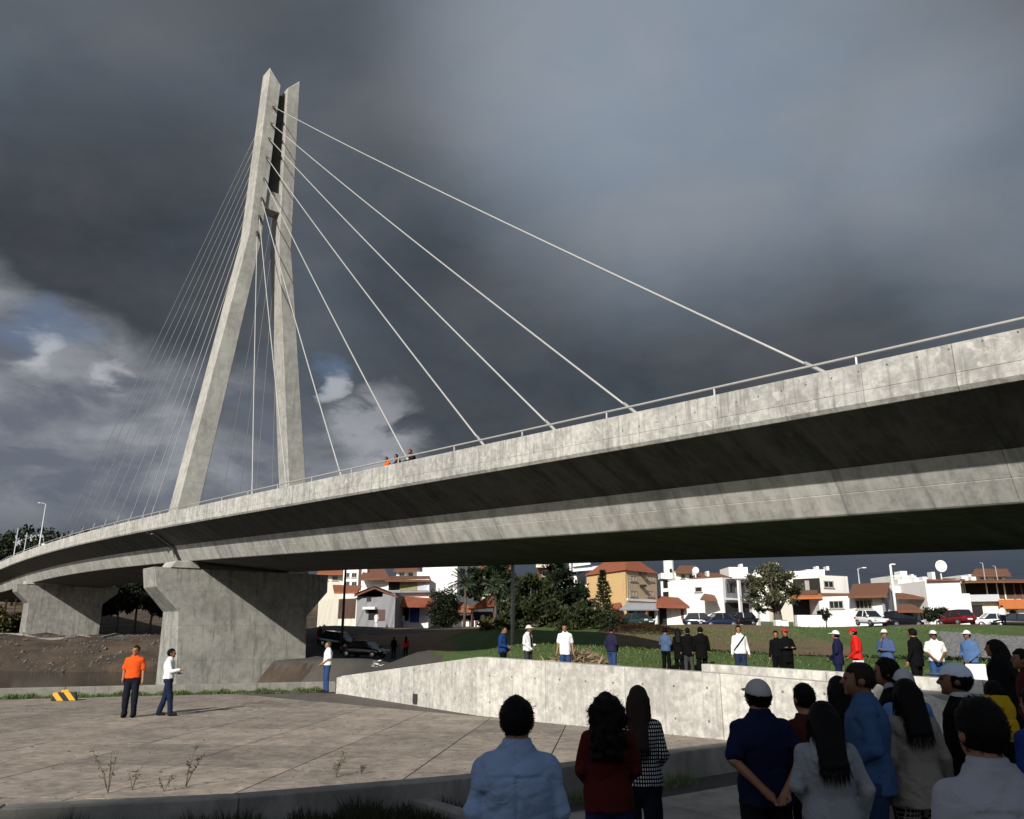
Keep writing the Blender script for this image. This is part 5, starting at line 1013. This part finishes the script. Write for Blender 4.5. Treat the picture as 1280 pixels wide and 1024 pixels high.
# --- houses right of the olive tree
h = Bld('balcony_house', 'white house with dark balcony and orange eaves right of the olive tree'); A, B, C_ = (990, 88), (1026, 86), (1063, 88); h.wall([A, B, C_], 719, None, W_WHITE, 9); h.panel(A, B, 991, 1026, 724, 742, SHADE, 'balcony_shade_panel', .05, .1); h.panel(A, B, 1006, 1013, 726, 742, FRM, 'curtain_panel', .1, .1); h.panel(A, B, 990, 1026, 739, 743, D_BRN, 'balcony_rail', .9, .1)  # balcony depth is only a near-black sheet of painted shade
h.slab([(988, 747, 84.5), (1028, 746, 83.5), (1028, 742, 86.2), (988, 743, 88)], W_ORG, 'eaves', .2); h.panel(A, B, 990, 1026, 748, 786, SHADE, 'porch_shade_panel', .05, .1); h.win(B, C_, 1029, 1042, 726, 735, 1); h.box(990, 1012, 714, 721, 89, 5, W_WHITE, 'roof_cabin'); h.box(1012, 1035, 712, 721, 90, 4, W_WHITE, 'roof_cabin'); h.slab([(1026, 745, 84.4), (1062, 745, 86), (1062, 741, 88.4), (1026, 741, 86.2)], T_BRN); [h.box(px, px + 3, 708, 713, 91, 1, WPAINT, 'roof_tank') for px in (1025, 1038)]
h = Bld('gabled_house', 'white bungalow with rust brown tiled roof and two wide windows'); A, B, C_ = (1024, 84), (1106, 80), (1121, 88); h.wall([A, B], 744, None, W_WHITE, 8); h.win(A, B, 1036, 1055, 751, 761, 2); h.win(A, B, 1069, 1091, 750, 761.5, 3)
h.slab([(1060, 745, 80.5), (1109, 744, 78.8), (1112, 728, 84), (1066, 730, 86.5)], T_BRN); q = [(1106, 744, 79.9), (1111, 729, 84), (1121, 746, 87.6), (1121, 775, 87.6), (1106, 778, 79.9)]
pp = [Vector((ray(px, 755).x / ray(px, 755).y * Y, Y, zrow(px, r, Y))) for px, r, Y in q]; h.put(MB().prism(pp, (-.25, 0, 0)), 'gable_wall', W_GREY); h.panel((1106, 80), (1121, 88), 1110, 1115, 762, 772, WPAINT, 'door', .1)
h = Bld('terraced_house', 'jumbled white terraces with brown eaves left of the tall blank wall'); h.wall([(1120, 92), (1164, 90)], 732, None, W_WHITE, 8); h.box(1126, 1142, 724, 733, 93, 3, W_CREAM, 'roof_cabin'); h.box(1147, 1164, 722, 733, 92, 3, W_WHITE, 'roof_cabin'); h.slab([(1117, 746, 86.5), (1160, 747, 86.5), (1156, 742, 90.5), (1119, 741, 91.5)], T_BRN, 'eaves'); h.panel((1120, 92), (1164, 90), 1140, 1156, 748, 756, SHADE, 'window', .05, .1); [h.box(px, px + 3, r, r + 10, 94, .5, c, 'chimney') for px, r, c in ((1132, 721, W_CREAM), (1144, 718, W_WHITE), (1136, 725, W_ORG))]
h = Bld('shed', 'small grey shed with brown sloping roof by the white lamp post', 'shed'); h.wall([(1124, 80), (1152, 79)], 763, None, SHADE, 4); h.panel((1124, 80), (1152, 79), 1139, 1152, 764, 781, MET, 'metal_door', .1, .12); h.slab([(1121, 763, 78), (1154, 763, 77.5), (1140, 755, 82), (1122, 755, 82)], T_BRN)
h = Bld('blank_wall_house', 'tall plain white block with blank facade under the big dish'); A, B = (1160, 86), (1204, 84); h.wall([A, B], 724.5, None, W_WHITE, 9); h.wall([(1204, 84.2), (1214, 84)], 742, None, W_WHITE, 6, 'lower_wall'); h.slab([(1158, 725, 85.5), (1206, 725, 83.5), (1206, 723, 92), (1160, 723, 94)], T_BRN, 'coping', .12); [h.box(px, px + w, r, 725, 88, 1, WPAINT, 'roof_tank') for px, w, r in ((1170, 4, 715), (1158, 5, 721))]
h = Bld('gallery_building', 'long two storey building with open brown gallery and orange band at right', 'building'); A, B = (1205, 88), (1300, 85); h.wall([A, B], 727, None, W_CREAM, 9); h.panel(A, B, 1206, 1300, 729, 743, SHADE, 'gallery_shade_panel', .05, .1); [h.panel(A, B, px, px + 2, 727, 750, W_CREAM if px < 1262 else W_BRN, 'gallery_post', .8, .15) for px in (1232, 1245, 1254, 1266, 1275, 1290)]; h.slab([(1202, 727, 85.5), (1302, 726.5, 82.5), (1302, 724, 92), (1204, 724, 94)], T_BRN, 'roof_slab', .15)  # gallery depth is painted shade on a flat dark sheet
h.panel(A, B, 1210, 1248, 744, 752, MET, 'balcony_panel', .85, .08); h.panel(A, B, 1247, 1300, 750, 761, W_ORG, 'orange_band', .9, .9); h.panel(A, B, 1212, 1232, 757, 786, SHADE, 'doorway', .06, .1); h.panel(A, B, 1231, 1247, 760, 770, WPAINT, 'garage_panel', .12, .1); h.panel(A, B, 1262, 1272, 763, 778, SHADE, 'doorway', .06, .1); h.panel(A, B, 1272, 1300, 761, 776, WPAINT, 'side_panel', .12, .1); [h.box(px, px + w, r, 726, 89, 1.2, WPAINT, 'roof_tank') for px, w, r in ((1207, 8, 720), (1219, 6, 721))]
for i, (px, r0, lab) in enumerate(((1236, 704, 'left thin aerial mast on the gallery building roof'), (1252, 708, 'right thin aerial mast with bent tip on the gallery building roof'))):
    p = cx(px, 90); o = empty('aerial_mast', V3(p, zrow(px, 726, 90)), 0, lab, 'aerial'); z = zrow(px, r0, 90) - zrow(px, 726, 90); MB().tube([(0, 0, -.3), (-.05 * i, 0, z)], .045, 5).build('mast', MET, o); MB().tube([(-.05 * i, 0, z), (-.05 * i - .3, 0, z + .05)], .03, 5).build('tip', MET, o)
h = Bld('hillside_shed', 'long grey roofed building on the far left skyline behind the lamp', 'building'); h.wall([(17, 185), (55, 183)], 676, 700, SHADE, 12); h.slab([(15, 684, 182), (56, 684, 180), (54, 668, 194), (19, 669, 196)], MET)
# a second row of houses seen above and between the first
for i, (px0, px1, r0, Y, wm, rm, lab) in enumerate(((398, 428, 716, 128, W_CREAM, T_ORG, 'cream house with orange roof glimpsed above the pier shoulder'), (494, 522, 712, 126, W_WHITE, T_BRN, 'white house with brown roof left of the big white block'), (598, 640, 709, 130, W_CREAM, T_BRN, 'cream house behind the palms'), (940, 972, 717, 122, W_WHITE, None, 'white flat roofed house behind the olive tree'), (972, 998, 722, 118, W_CREAM, None, 'flat roofed cream house right behind the olive tree'), (846, 872, 714, 124, W_WHITE, T_BRN, 'white house behind the chimney tower'), (1122, 1150, 719, 120, W_WHITE, None, 'flat white house behind the white lamp post'), (1216, 1262, 718, 126, W_WHITE, T_BRN, 'white house above the gallery building roof'))):
    h = Bld('distant_house', lab); Y = Y / (1.14 if px0 < 600 and Y < 120 else 1.0); h.wall([(px0, Y), (px1, Y + 1)], r0, None, wm, 8); w = px1 - px0
    for a in (.18, .58): h.win((px0, Y), (px1, Y + 1), px0 + w * a, px0 + w * (a + .22), r0 + 4, r0 + 10, 1)
    if rm: h.slab([(px0 - 2, r0 + 1, Y - .6), (px1 + 2, r0 + 1, Y - .4), (px1 - 3, r0 - 7, Y + 5), (px0 + 3, r0 - 7, Y + 5)], rm)
    else: h.box(px0 + w * .3, px0 + w * .6, r0 - 5, r0, Y + 3, 2, WPAINT, 'roof_tank')
# overhead wires between poles behind the houses
for i, (a, b_, lab) in enumerate((((820, 716, 100), (1062, 712, 98), 'upper overhead wire above the white houses'), ((1062, 712, 98), (1290, 716, 96), 'overhead wire running to the right edge above the roofs'))):
    p = V3(cx(a[0], a[2]), zrow(*a)); q = V3(cx(b_[0], b_[2]), zrow(*b_)); o = MB().tube([p.lerp(q, t / 10) - Vector((0, 0, 1.1 * 4 * t / 10 * (1 - t / 10))) for t in range(11)], .018, 4).build('overhead_wire', SHADE); tag(o, lab, 'wire')
# white planters in front of the balcony house
for i, (px0, px1, r0, r1, lab) in enumerate(((995, 1008, 769, 779, 'square white planter wall below the balcony house'), (1009, 1025, 769, 777, 'longer white planter wall beside the square one'), (968, 974, 775, 784, 'small white block left of the tree trunk base'), (975, 981, 776, 784, 'small white block right of the tree trunk base'))):
    a = cx(px0, 74 - i * .2); b_ = cx(px1, 74); o = empty('planter', (a.x, a.y, gnd(a.x, a.y)), 0, lab, 'planter'); z1 = zrow(px0, r0, a.y) - gnd(a.x, a.y); z0 = min(-.3, zrow(px0, r1, a.y) - gnd(a.x, a.y))
    bevel(MB().box((0, 0, z0), (b_.x - a.x, .8, z1)).build('wall', W_WHITE, o), .03, 1); MB().box((.06, .06, z1 + .001), (b_.x - a.x - .06, .74, z1 + .05)).build('soil', SHADE, o)
# ------------------------------------------------------------------ street lamps
def lamp(name, label, px, t, r0, r1, rad, arm, mat, head=True):
    p = at(px, r1, t); g0 = gnd(p.x, p.y); z1 = zrow(px, r0, p.y); o = empty(name, (p.x, p.y, g0), 0, label, 'street lamp'); H_ = z1 - g0
    MB().tube([(0, 0, -.3), (0, 0, H_ * .5), (0, 0, H_)], [rad * 1.15, rad, rad * .8], 10).build('pole', mat, o, True); MB().lathe([(rad * 2.2, -.02), (rad * 2.2, .12), (rad * 1.4, .16)], (0, 0, 0), 10).build('base_plate', mat, o)
    if arm: MB().tube([(0, 0, H_ - .05), (arm * .5, 0, H_ + abs(arm) * .12), (arm, 0, H_ + abs(arm) * .15)], rad * .5, 6).build('arm', mat, o, True)
    if head: bevel(MB().box((min(arm, arm + math.copysign(.5, arm or 1)), -.14, H_ + abs(arm) * .15 - .03), (max(arm, arm + math.copysign(.5, arm or 1)), .14, H_ + abs(arm) * .15 + .1)).build('lamp_head', WPAINT, o), .05, 2)
PGREY = plain('grey_pole_paint', (0.5, 0.52, 0.55), .5, .2); PDARK = plain('dark_pole_paint', (0.02, 0.02, 0.022), .6)
lamp('street_lamp', 'tall grey lamp post rising behind the corner of the ramp wall', 641, 47, 672, 818, .13, 0, PGREY, False); lamp('street_lamp', 'thin dark lamp post beside the parked black cars', 427, 66, 712, 805, .11, 0, PDARK, False)
lamp('street_lamp', 'white lamp post before the terraced house', 1121, 80, 706, 772, .13, .0, WPAINT); lamp('street_lamp', 'distant lamp with white head above the brown roofed bungalow', 1075, 96, 711, 735, .09, .5, MET); lamp('street_lamp', 'tall lamp with arm to the left on the far left skyline', 48, 150, 630, 690, .14, -1.0, MET); lamp('street_lamp', 'short plain post left of the skyline lamp', 30, 140, 666, 690, .1, 0, MET, False); lamp('street_lamp', 'plain post left of the skyline roof', 18, 145, 660, 690, .1, 0, MET, False)
# ------------------------------------------------------------------ cars
def paint(name, c, rough=.25): m, nt, b = newmat(name); setc(nt, b, c); b.inputs['Roughness'].default_value = rough; b.inputs['Coat Weight'].default_value = .6; return m
TYRE = plain('tyre_rubber', (0.02, 0.02, 0.02), .9); RIM = plain('wheel_rim', (0.4, 0.4, 0.42), .35, .7); GLASS = plain('car_glass', (0.015, 0.02, 0.025), .05); LITE = plain('headlight_glass', (0.7, 0.7, 0.72), .15); TAIL = plain('tail_light', (0.3, 0.01, 0.01), .3)
def car(label, px, t, row, rz, col, L=4.1, Wd=1.7, H_=1.45, name='parked_car', hatch=True):
    p = at(px, row, t); g0 = gnd(p.x, p.y); e = .5; sl = [(gnd(p.x + math.cos(rz) * e, p.y + math.sin(rz) * e) - gnd(p.x - math.cos(rz) * e, p.y - math.sin(rz) * e)) / (2 * e)]
    o = empty(name, (p.x, p.y, g0 + .02), rz, label, 'car', 'cars parked below the houses'); o.rotation_euler = (0, -math.atan(sl[0]), rz); o.scale = (.9, .9, .9); h2 = L / 2
    # stations along the car: x, half width, sill z, belt z
    st = [(-h2, .62, .45, .78), (-h2 + .12, .76, .28, .92), (-h2 + .7, .85, .2, .96), (-.6, .86, .2, .95), (.5, .86, .2, .93), (h2 - .85, .84, .2, .88), (h2 - .25, .78, .25, .76), (h2, .62, .4, .62)]; v = []; f = []; w = Wd / 1.72
    for x, hw, z0, z1 in st:
        hw *= w; v += [(x, -hw * .9, z0), (x, -hw, z0 + .18), (x, -hw, z1 - .14), (x, -hw * .9, z1), (x, hw * .9, z1), (x, hw, z1 - .14), (x, hw, z0 + .18), (x, hw * .9, z0)]
    for i in range(len(st) - 1):
        for j in range(8): f.append((i * 8 + j, i * 8 + (j + 1) % 8, (i + 1) * 8 + (j + 1) % 8, (i + 1) * 8 + j))
    f += [tuple(range(8)), tuple(range(len(st) * 8 - 8, len(st) * 8))[::-1]]; b = mesh('body', v, f, col, o, True); bm = bmesh.new(); bm.from_mesh(b.data); bmesh.ops.recalc_face_normals(bm, faces=bm.faces); bm.to_mesh(b.data); bm.free(); sb = b.modifiers.new('smooth', 'SUBSURF'); sb.levels = sb.render_levels = 1
    xr0, xr1 = (-h2 + .35, -h2 + .75) if hatch else (-h2 + .75, -h2 + 1.25); xf0, xf1 = h2 - 1.05, h2 - 1.75; a, c_ = .80 * w, .62 * w
    cab = [(xr0, -a, .9), (xf0, -a, .86), (xf0, a, .86), (xr0, a, .9), (xr1, -c_, H_), (xf1, -c_, H_), (xf1, c_, H_), (xr1, c_, H_)]; MB().add(cab, [(0, 1, 5, 4), (1, 2, 6, 5), (2, 3, 7, 6), (3, 0, 4, 7)]).build('window_glass', GLASS, o)
    bevel(MB().prism([(xr1 - .06, -c_ - .02, H_ - .04), (xf1 + .06, -c_ - .02, H_ - .04), (xf1 + .06, c_ + .02, H_ - .04), (xr1 - .06, c_ + .02, H_ - .04)], (0, 0, .07)).build('roof', col, o), .03, 2)
    for sy in (-1, 1):
        for (x0, z0, x1, z1) in ((xr0, .9, xr1, H_), (xf0, .86, xf1, H_), (-.2, .9, -.25, H_)): MB().tube([(x0, sy * a, z0), (x1, sy * c_, z1)], .045, 5).build('pillar', col, o)
        for x in (-h2 + .75, h2 - .8):
            wh = MB().lathe([(.001, -.09), (.24, -.1), (.31, -.07), (.31, .07), (.24, .1), (.001, .09)], (0, 0, 0), 16).build('wheel', TYRE, o, True); wh.location = (x, sy * (.80 * w), .31); wh.rotation_euler = (math.pi / 2, 0, 0)
            MB().lathe([(.001, -.11), (.18, -.112), (.2, -.1), (.2, .1), (.18, .112), (.001, .11)], (0, 0, 0), 12).build('rim', RIM, wh, True)
        MB().box((h2 - .2, sy * .58 * w - .16, .58), (h2 - .02, sy * .58 * w + .16, .74)).build('headlight', LITE, o); MB().box((-h2 + .0, sy * .6 * w - .13, .66), (-h2 + .12, sy * .6 * w + .13, .86)).build('tail_light', TAIL, o)
        MB().box((xf0 - .1, sy * .86 * w - .1, .92), (xf0 + .06, sy * .86 * w + .1, 1.05)).build('mirror', col, o)
    MB().box((h2 - .06, -.26, .42), (h2 + .015, .26, .54)).build('number_plate', WPAINT, o); MB().box((-h2 - .015, -.26, .52), (-h2 + .06, .26, .64)).build('number_plate', WPAINT, o)
P_BLK = paint('black_car_paint', (0.008, 0.008, 0.010)); P_BLU = paint('dark_blue_car_paint', (0.012, 0.02, 0.05)); P_WHT = paint('white_car_paint', (0.75, 0.76, 0.77)); P_RED = paint('dark_red_car_paint', (0.13, 0.008, 0.010)); P_GRN = paint('dark_green_car_paint', (0.02, 0.05, 0.045))
car('black hatchback in the bridge shade, its headlights toward the picture centre', 456, 64, 817, R(-25), P_BLK, 4.3, hatch=False); car('black car parked behind the first, next to the pier', 424, 69, 812, R(-25), P_BLK, 4.2)
car('leftmost dark blue car before the big white house', 878, 77, 786, R(-15), P_BLU); car('middle dark blue car before the big white house', 899, 76, 787, R(-170), P_BLU, hatch=False); car('rightmost dark car under the carport gallery', 924, 78, 787, R(-165), P_BLK)
car('small white hatchback facing the camera on the lawn', 1090, 71, 787, R(-80), P_WHT, 3.6, 1.65, 1.5); car('dark red hatchback seen from behind on the lawn slope', 1197, 71, 786, R(100), P_RED, 3.9, 1.75, 1.5); car('white estate car by the gallery building', 1242, 76, 784, R(170), P_WHT, 4.4); car('dark van shaped car parked by the shed', 1128, 76, 784, R(15), P_BLK, 4.3, 1.8, 1.6); car('dark green car in front of the shops', 799, 76, 787, R(-60), P_GRN)
car('black car at the right edge behind the white shirted figure', 1268, 70, 790, R(160), P_BLK)
# ------------------------------------------------------------------ people in the background
B_ = dict(vox=.04)
def bgp(label, px, row_feet, hpx, **kw):
    t = 1.68 / hpx * F; p = at(px, row_feet, t); person(label, (p.x, p.y, gnd(p.x, p.y)), h=kw.pop('h', 1.68), **{**B_, **kw})
GB = 'people strolling below the houses'
for lab, px, row, hp, kw in (('person all in white walking past the garage house', 470, 784, 18.8, dict(top=WHITE, bottom=WHITE, hem=.6)), ('person all in white with a strap beside the round bush', 553, 786, 19, dict(top=WHITE, bottom=WHITE)), ('person in white trousers and dark top before the pavilion', 588, 788, 19, dict(top=BLACK, bottom=WHITE)), ('person in white standing inside the pavilion front', 603, 786, 19, dict(top=WHITE, bottom=BLACK)),
        ('person in red top and black trousers on the path by the lawn', 507, 818, 28.5, dict(top=(0.45, 0.03, 0.02), bottom=BLACK, hair='long')), ('slim person in black left of the red topped walker', 492, 816, 27, dict(top=BLACK, bottom=BLACK)), ('person in dark red by the pier and the parked cars', 399, 800, 24, dict(top=(0.12, 0.02, 0.02), bottom=BLACK)),
        ('left one of two people in white before the dark shrubs', 717, 800, 24, dict(top=WHITE, bottom=BLACK)), ('right one of two people in white before the dark shrubs', 728, 801, 24, dict(top=WHITE, bottom=DJEAN)), ('first person in white under the shop awning', 789, 786, 20, dict(top=WHITE, bottom=BLACK)), ('second person in white under the shop awning', 796, 787, 20, dict(top=WHITE, bottom=BLACK)), ('person in white long shirt at the awning pillar', 804, 789, 21, dict(top=WHITE, bottom=WHITE)), ('person in orange red top by the shops', 815, 785, 20, dict(top=(0.6, 0.1, 0.03), bottom=BLACK)),
        ('person in pale teal before the red roofed shop', 846, 786, 19, dict(top=(0.2, 0.35, 0.4), bottom=(0.2, 0.3, 0.35))), ('person in light grey at the carport column', 934, 788, 19.5, dict(top=(0.5, 0.5, 0.5), bottom=(0.3, 0.3, 0.32))), ('person in orange red trousers and white top left of the tree', 949, 788, 19, dict(top=WHITE, bottom=(0.6, 0.09, 0.03), hem=1.1)), ('person in white shirt standing by the cars at the right edge', 1258, 797, 25, dict(top=WHITE, bottom=BLACK, wide=1.2))):
    bgp(lab, px, row, hp, group=GB, **kw)
# ------------------------------------------------------------------ small things
def chair(label, px, row, t, g0, rz):
    p = at(px, row, t); o = empty('plastic_chair', (p.x, p.y, g0), rz, label, 'chair', 'white plastic chairs'); 
    bevel(MB().box((-.23, -.22, .40), (.23, .22, .44)).build('seat', WPAINT, o), .02, 2); bevel(MB().prism([(-.22, .2, .44), (.22, .2, .44), (.2, .28, .86), (-.2, .28, .86)], (0, .03, 0)).build('backrest', WPAINT, o), .02, 2)
    for x in (-.21, .21):
        for y in (-.2, .2): MB().tube([(x * 1.08, y * 1.1, 0), (x, y, .41)], .022, 6).build('leg', WPAINT, o)
        MB().tube([(x, -.2, .42), (x * 1.1, -.16, .62), (x * 1.05, .22, .66)], .018, 6).build('armrest', WPAINT, o)
chair('white plastic chair beside the shawled figure', 1219, 850, 17.8, .46, R(160)); chair('white plastic chair seen between the heads left of centre right', 1088, 848, 19.5, .46, R(30))
# straw heap, mulch mound, cobbled slope
def heap(name, label, px, t, rx, ry, h_, n, ln, mat, seed):
    p = at(px, 826, t); r = np.random.RandomState(seed); a = r.rand(n) * 6.28; q = np.sqrt(r.rand(n)); P = np.c_[np.cos(a) * q * rx, np.sin(a) * q * ry, h_ * (1 - q ** 1.5)]; D = np.c_[r.randn(n), r.randn(n), r.randn(n) * .25]; D /= np.linalg.norm(D, axis=1)[:, None]
    o = quads(name, P, D, np.full(n, ln * .16), np.full(n, ln) * r.uniform(.5, 1.3, n), mat, None, r.rand(n)); o.location = (p.x, p.y, gnd(p.x, p.y)); tag(o, label, 'heap', kind='stuff')
heap('straw_heap', 'pale heap of dry palm straw behind the ramp wall', 722, 29, 1.5, 1.2, .75, 2600, .5, leafmat('straw', (0.16, 0.12, 0.07), (0.42, 0.34, 0.22)), 3); heap('mulch_mound', 'dark brown mulch mound before the shops', 803, 58, 3.0, 2.0, .55, 4000, .3, leafmat('mulch', (0.03, 0.015, 0.008), (0.09, 0.045, 0.02)), 4)
heap('litter_heap', 'small white litter beside the road behind the ramp wall', 470, 46, .35, .3, .4, 40, .3, WPAINT, 5)
r = np.random.RandomState(2); V = []; Fq = []
for i in range(52):
    for j in range(44):
        x = 24 + i * .36 + r.randn() * .03; y = 43 + j * .40 + (j % 1) + r.randn() * .03; a, b2 = .16 + r.rand() * .02, .175 + r.rand() * .02
        if x / y < .53 - (y - 43) * .001: continue
        z = gnd(x, y); zs = [gnd(x + dx, y + dy) for dx, dy in ((-a, -b2), (a, -b2), (a, b2), (-a, b2))]; hgt = .07 + r.rand() * .05; k = len(V)
        V += [(x - a, y - b2, zs[0] - .05), (x + a, y - b2, zs[1] - .05), (x + a, y + b2, zs[2] - .05), (x - a, y + b2, zs[3] - .05)] + [(x + dx * .72, y + dy * .72, zz + hgt) for (dx, dy), zz in zip(((-a, -b2), (a, -b2), (a, b2), (-a, b2)), zs)]
        Fq += [(k, k + 1, k + 5, k + 4), (k + 1, k + 2, k + 6, k + 5), (k + 2, k + 3, k + 7, k + 6), (k + 3, k, k + 4, k + 7), (k + 4, k + 5, k + 6, k + 7)]
tag(mesh('cobbled_slope', V, Fq, plain('cobble_stone', (0.17, 0.17, 0.17), .9, 0, .35, 2.2, .4)), 'grey cobbled slope behind the right hand crowd', 'cobbles', kind='stuff')
# kerb of the traffic island round the far pier
RKI = empty('island_kerb', (0, 0, 0), 0, 'curved pale kerb of the island round the far pier', 'kerb'); pts = []
for k in range(13):
    px = -20 + k * 16.5; t = 88 + 0.05 * (px - 60) ** 2 / 60 if px < 100 else 88 + (px - 100) ** 2 * .0018 + 1.3; p = at(px, 800, t); pts.append((p.x, p.y, gnd(p.x, p.y) - .5, gnd(p.x, p.y) + .28))
wall_run(RKI, pts, .3, 1, C_KERB, 'kerb_stone', 3.5)

# pebbles and crumbs on the plaza
r = np.random.RandomState(12); V = []; Fq = []
for i in range(1500):
    x, y = r.uniform(-14, 4), r.uniform(9.5, 28); q = r.uniform(.006, .02) * (1 if r.rand() < .93 else 2.2)
    if len(clip([(x - .01, y), (x, y - .01), (x + .01, y), (x, y + .01)], PLAZA)) < 3: continue
    k = len(V); V += [(x + q * r.uniform(.7, 1.3), y, .004), (x, y + q * r.uniform(.7, 1.3), .004), (x - q, y, .004), (x, y - q * r.uniform(.6, 1.2), .004), (x + q * .2, y, .004 + q * r.uniform(.5, 1.1))]; Fq += [(k, k + 1, k + 4), (k + 1, k + 2, k + 4), (k + 2, k + 3, k + 4), (k + 3, k, k + 4)]
tag(mesh('gravel', V, Fq, plain('pebble', (0.14, 0.12, 0.10), .9, 0, .4, 3)), 'loose grit scattered on the plaza paving', 'gravel', kind='stuff')

# rubble on the river bank
r = np.random.RandomState(14); V = []; Fq = []
for i in range(1700):
    x = r.uniform(-75, -22); y = r.uniform(78, 98); q = r.uniform(.05, .22) * (1 if r.rand() < .9 else 2.0); z = gnd(x, y); k = len(V)
    for a in range(5): an = a * 1.257 + r.uniform(-.3, .3); V.append((x + math.cos(an) * q * r.uniform(.7, 1.3), y + math.sin(an) * q * r.uniform(.7, 1.3), z - .05))
    V.append((x + q * .2, y - q * .1, z + q * r.uniform(.5, 1.0))); Fq += [(k + a, k + (a + 1) % 5, k + 5) for a in range(5)]
tag(mesh('rubble', V, Fq, plain('rubble_stone', (0.11, 0.10, 0.085), .95, 0, .5, 1.5)), 'loose stones strewn over the dark river bank', 'rubble', kind='stuff')
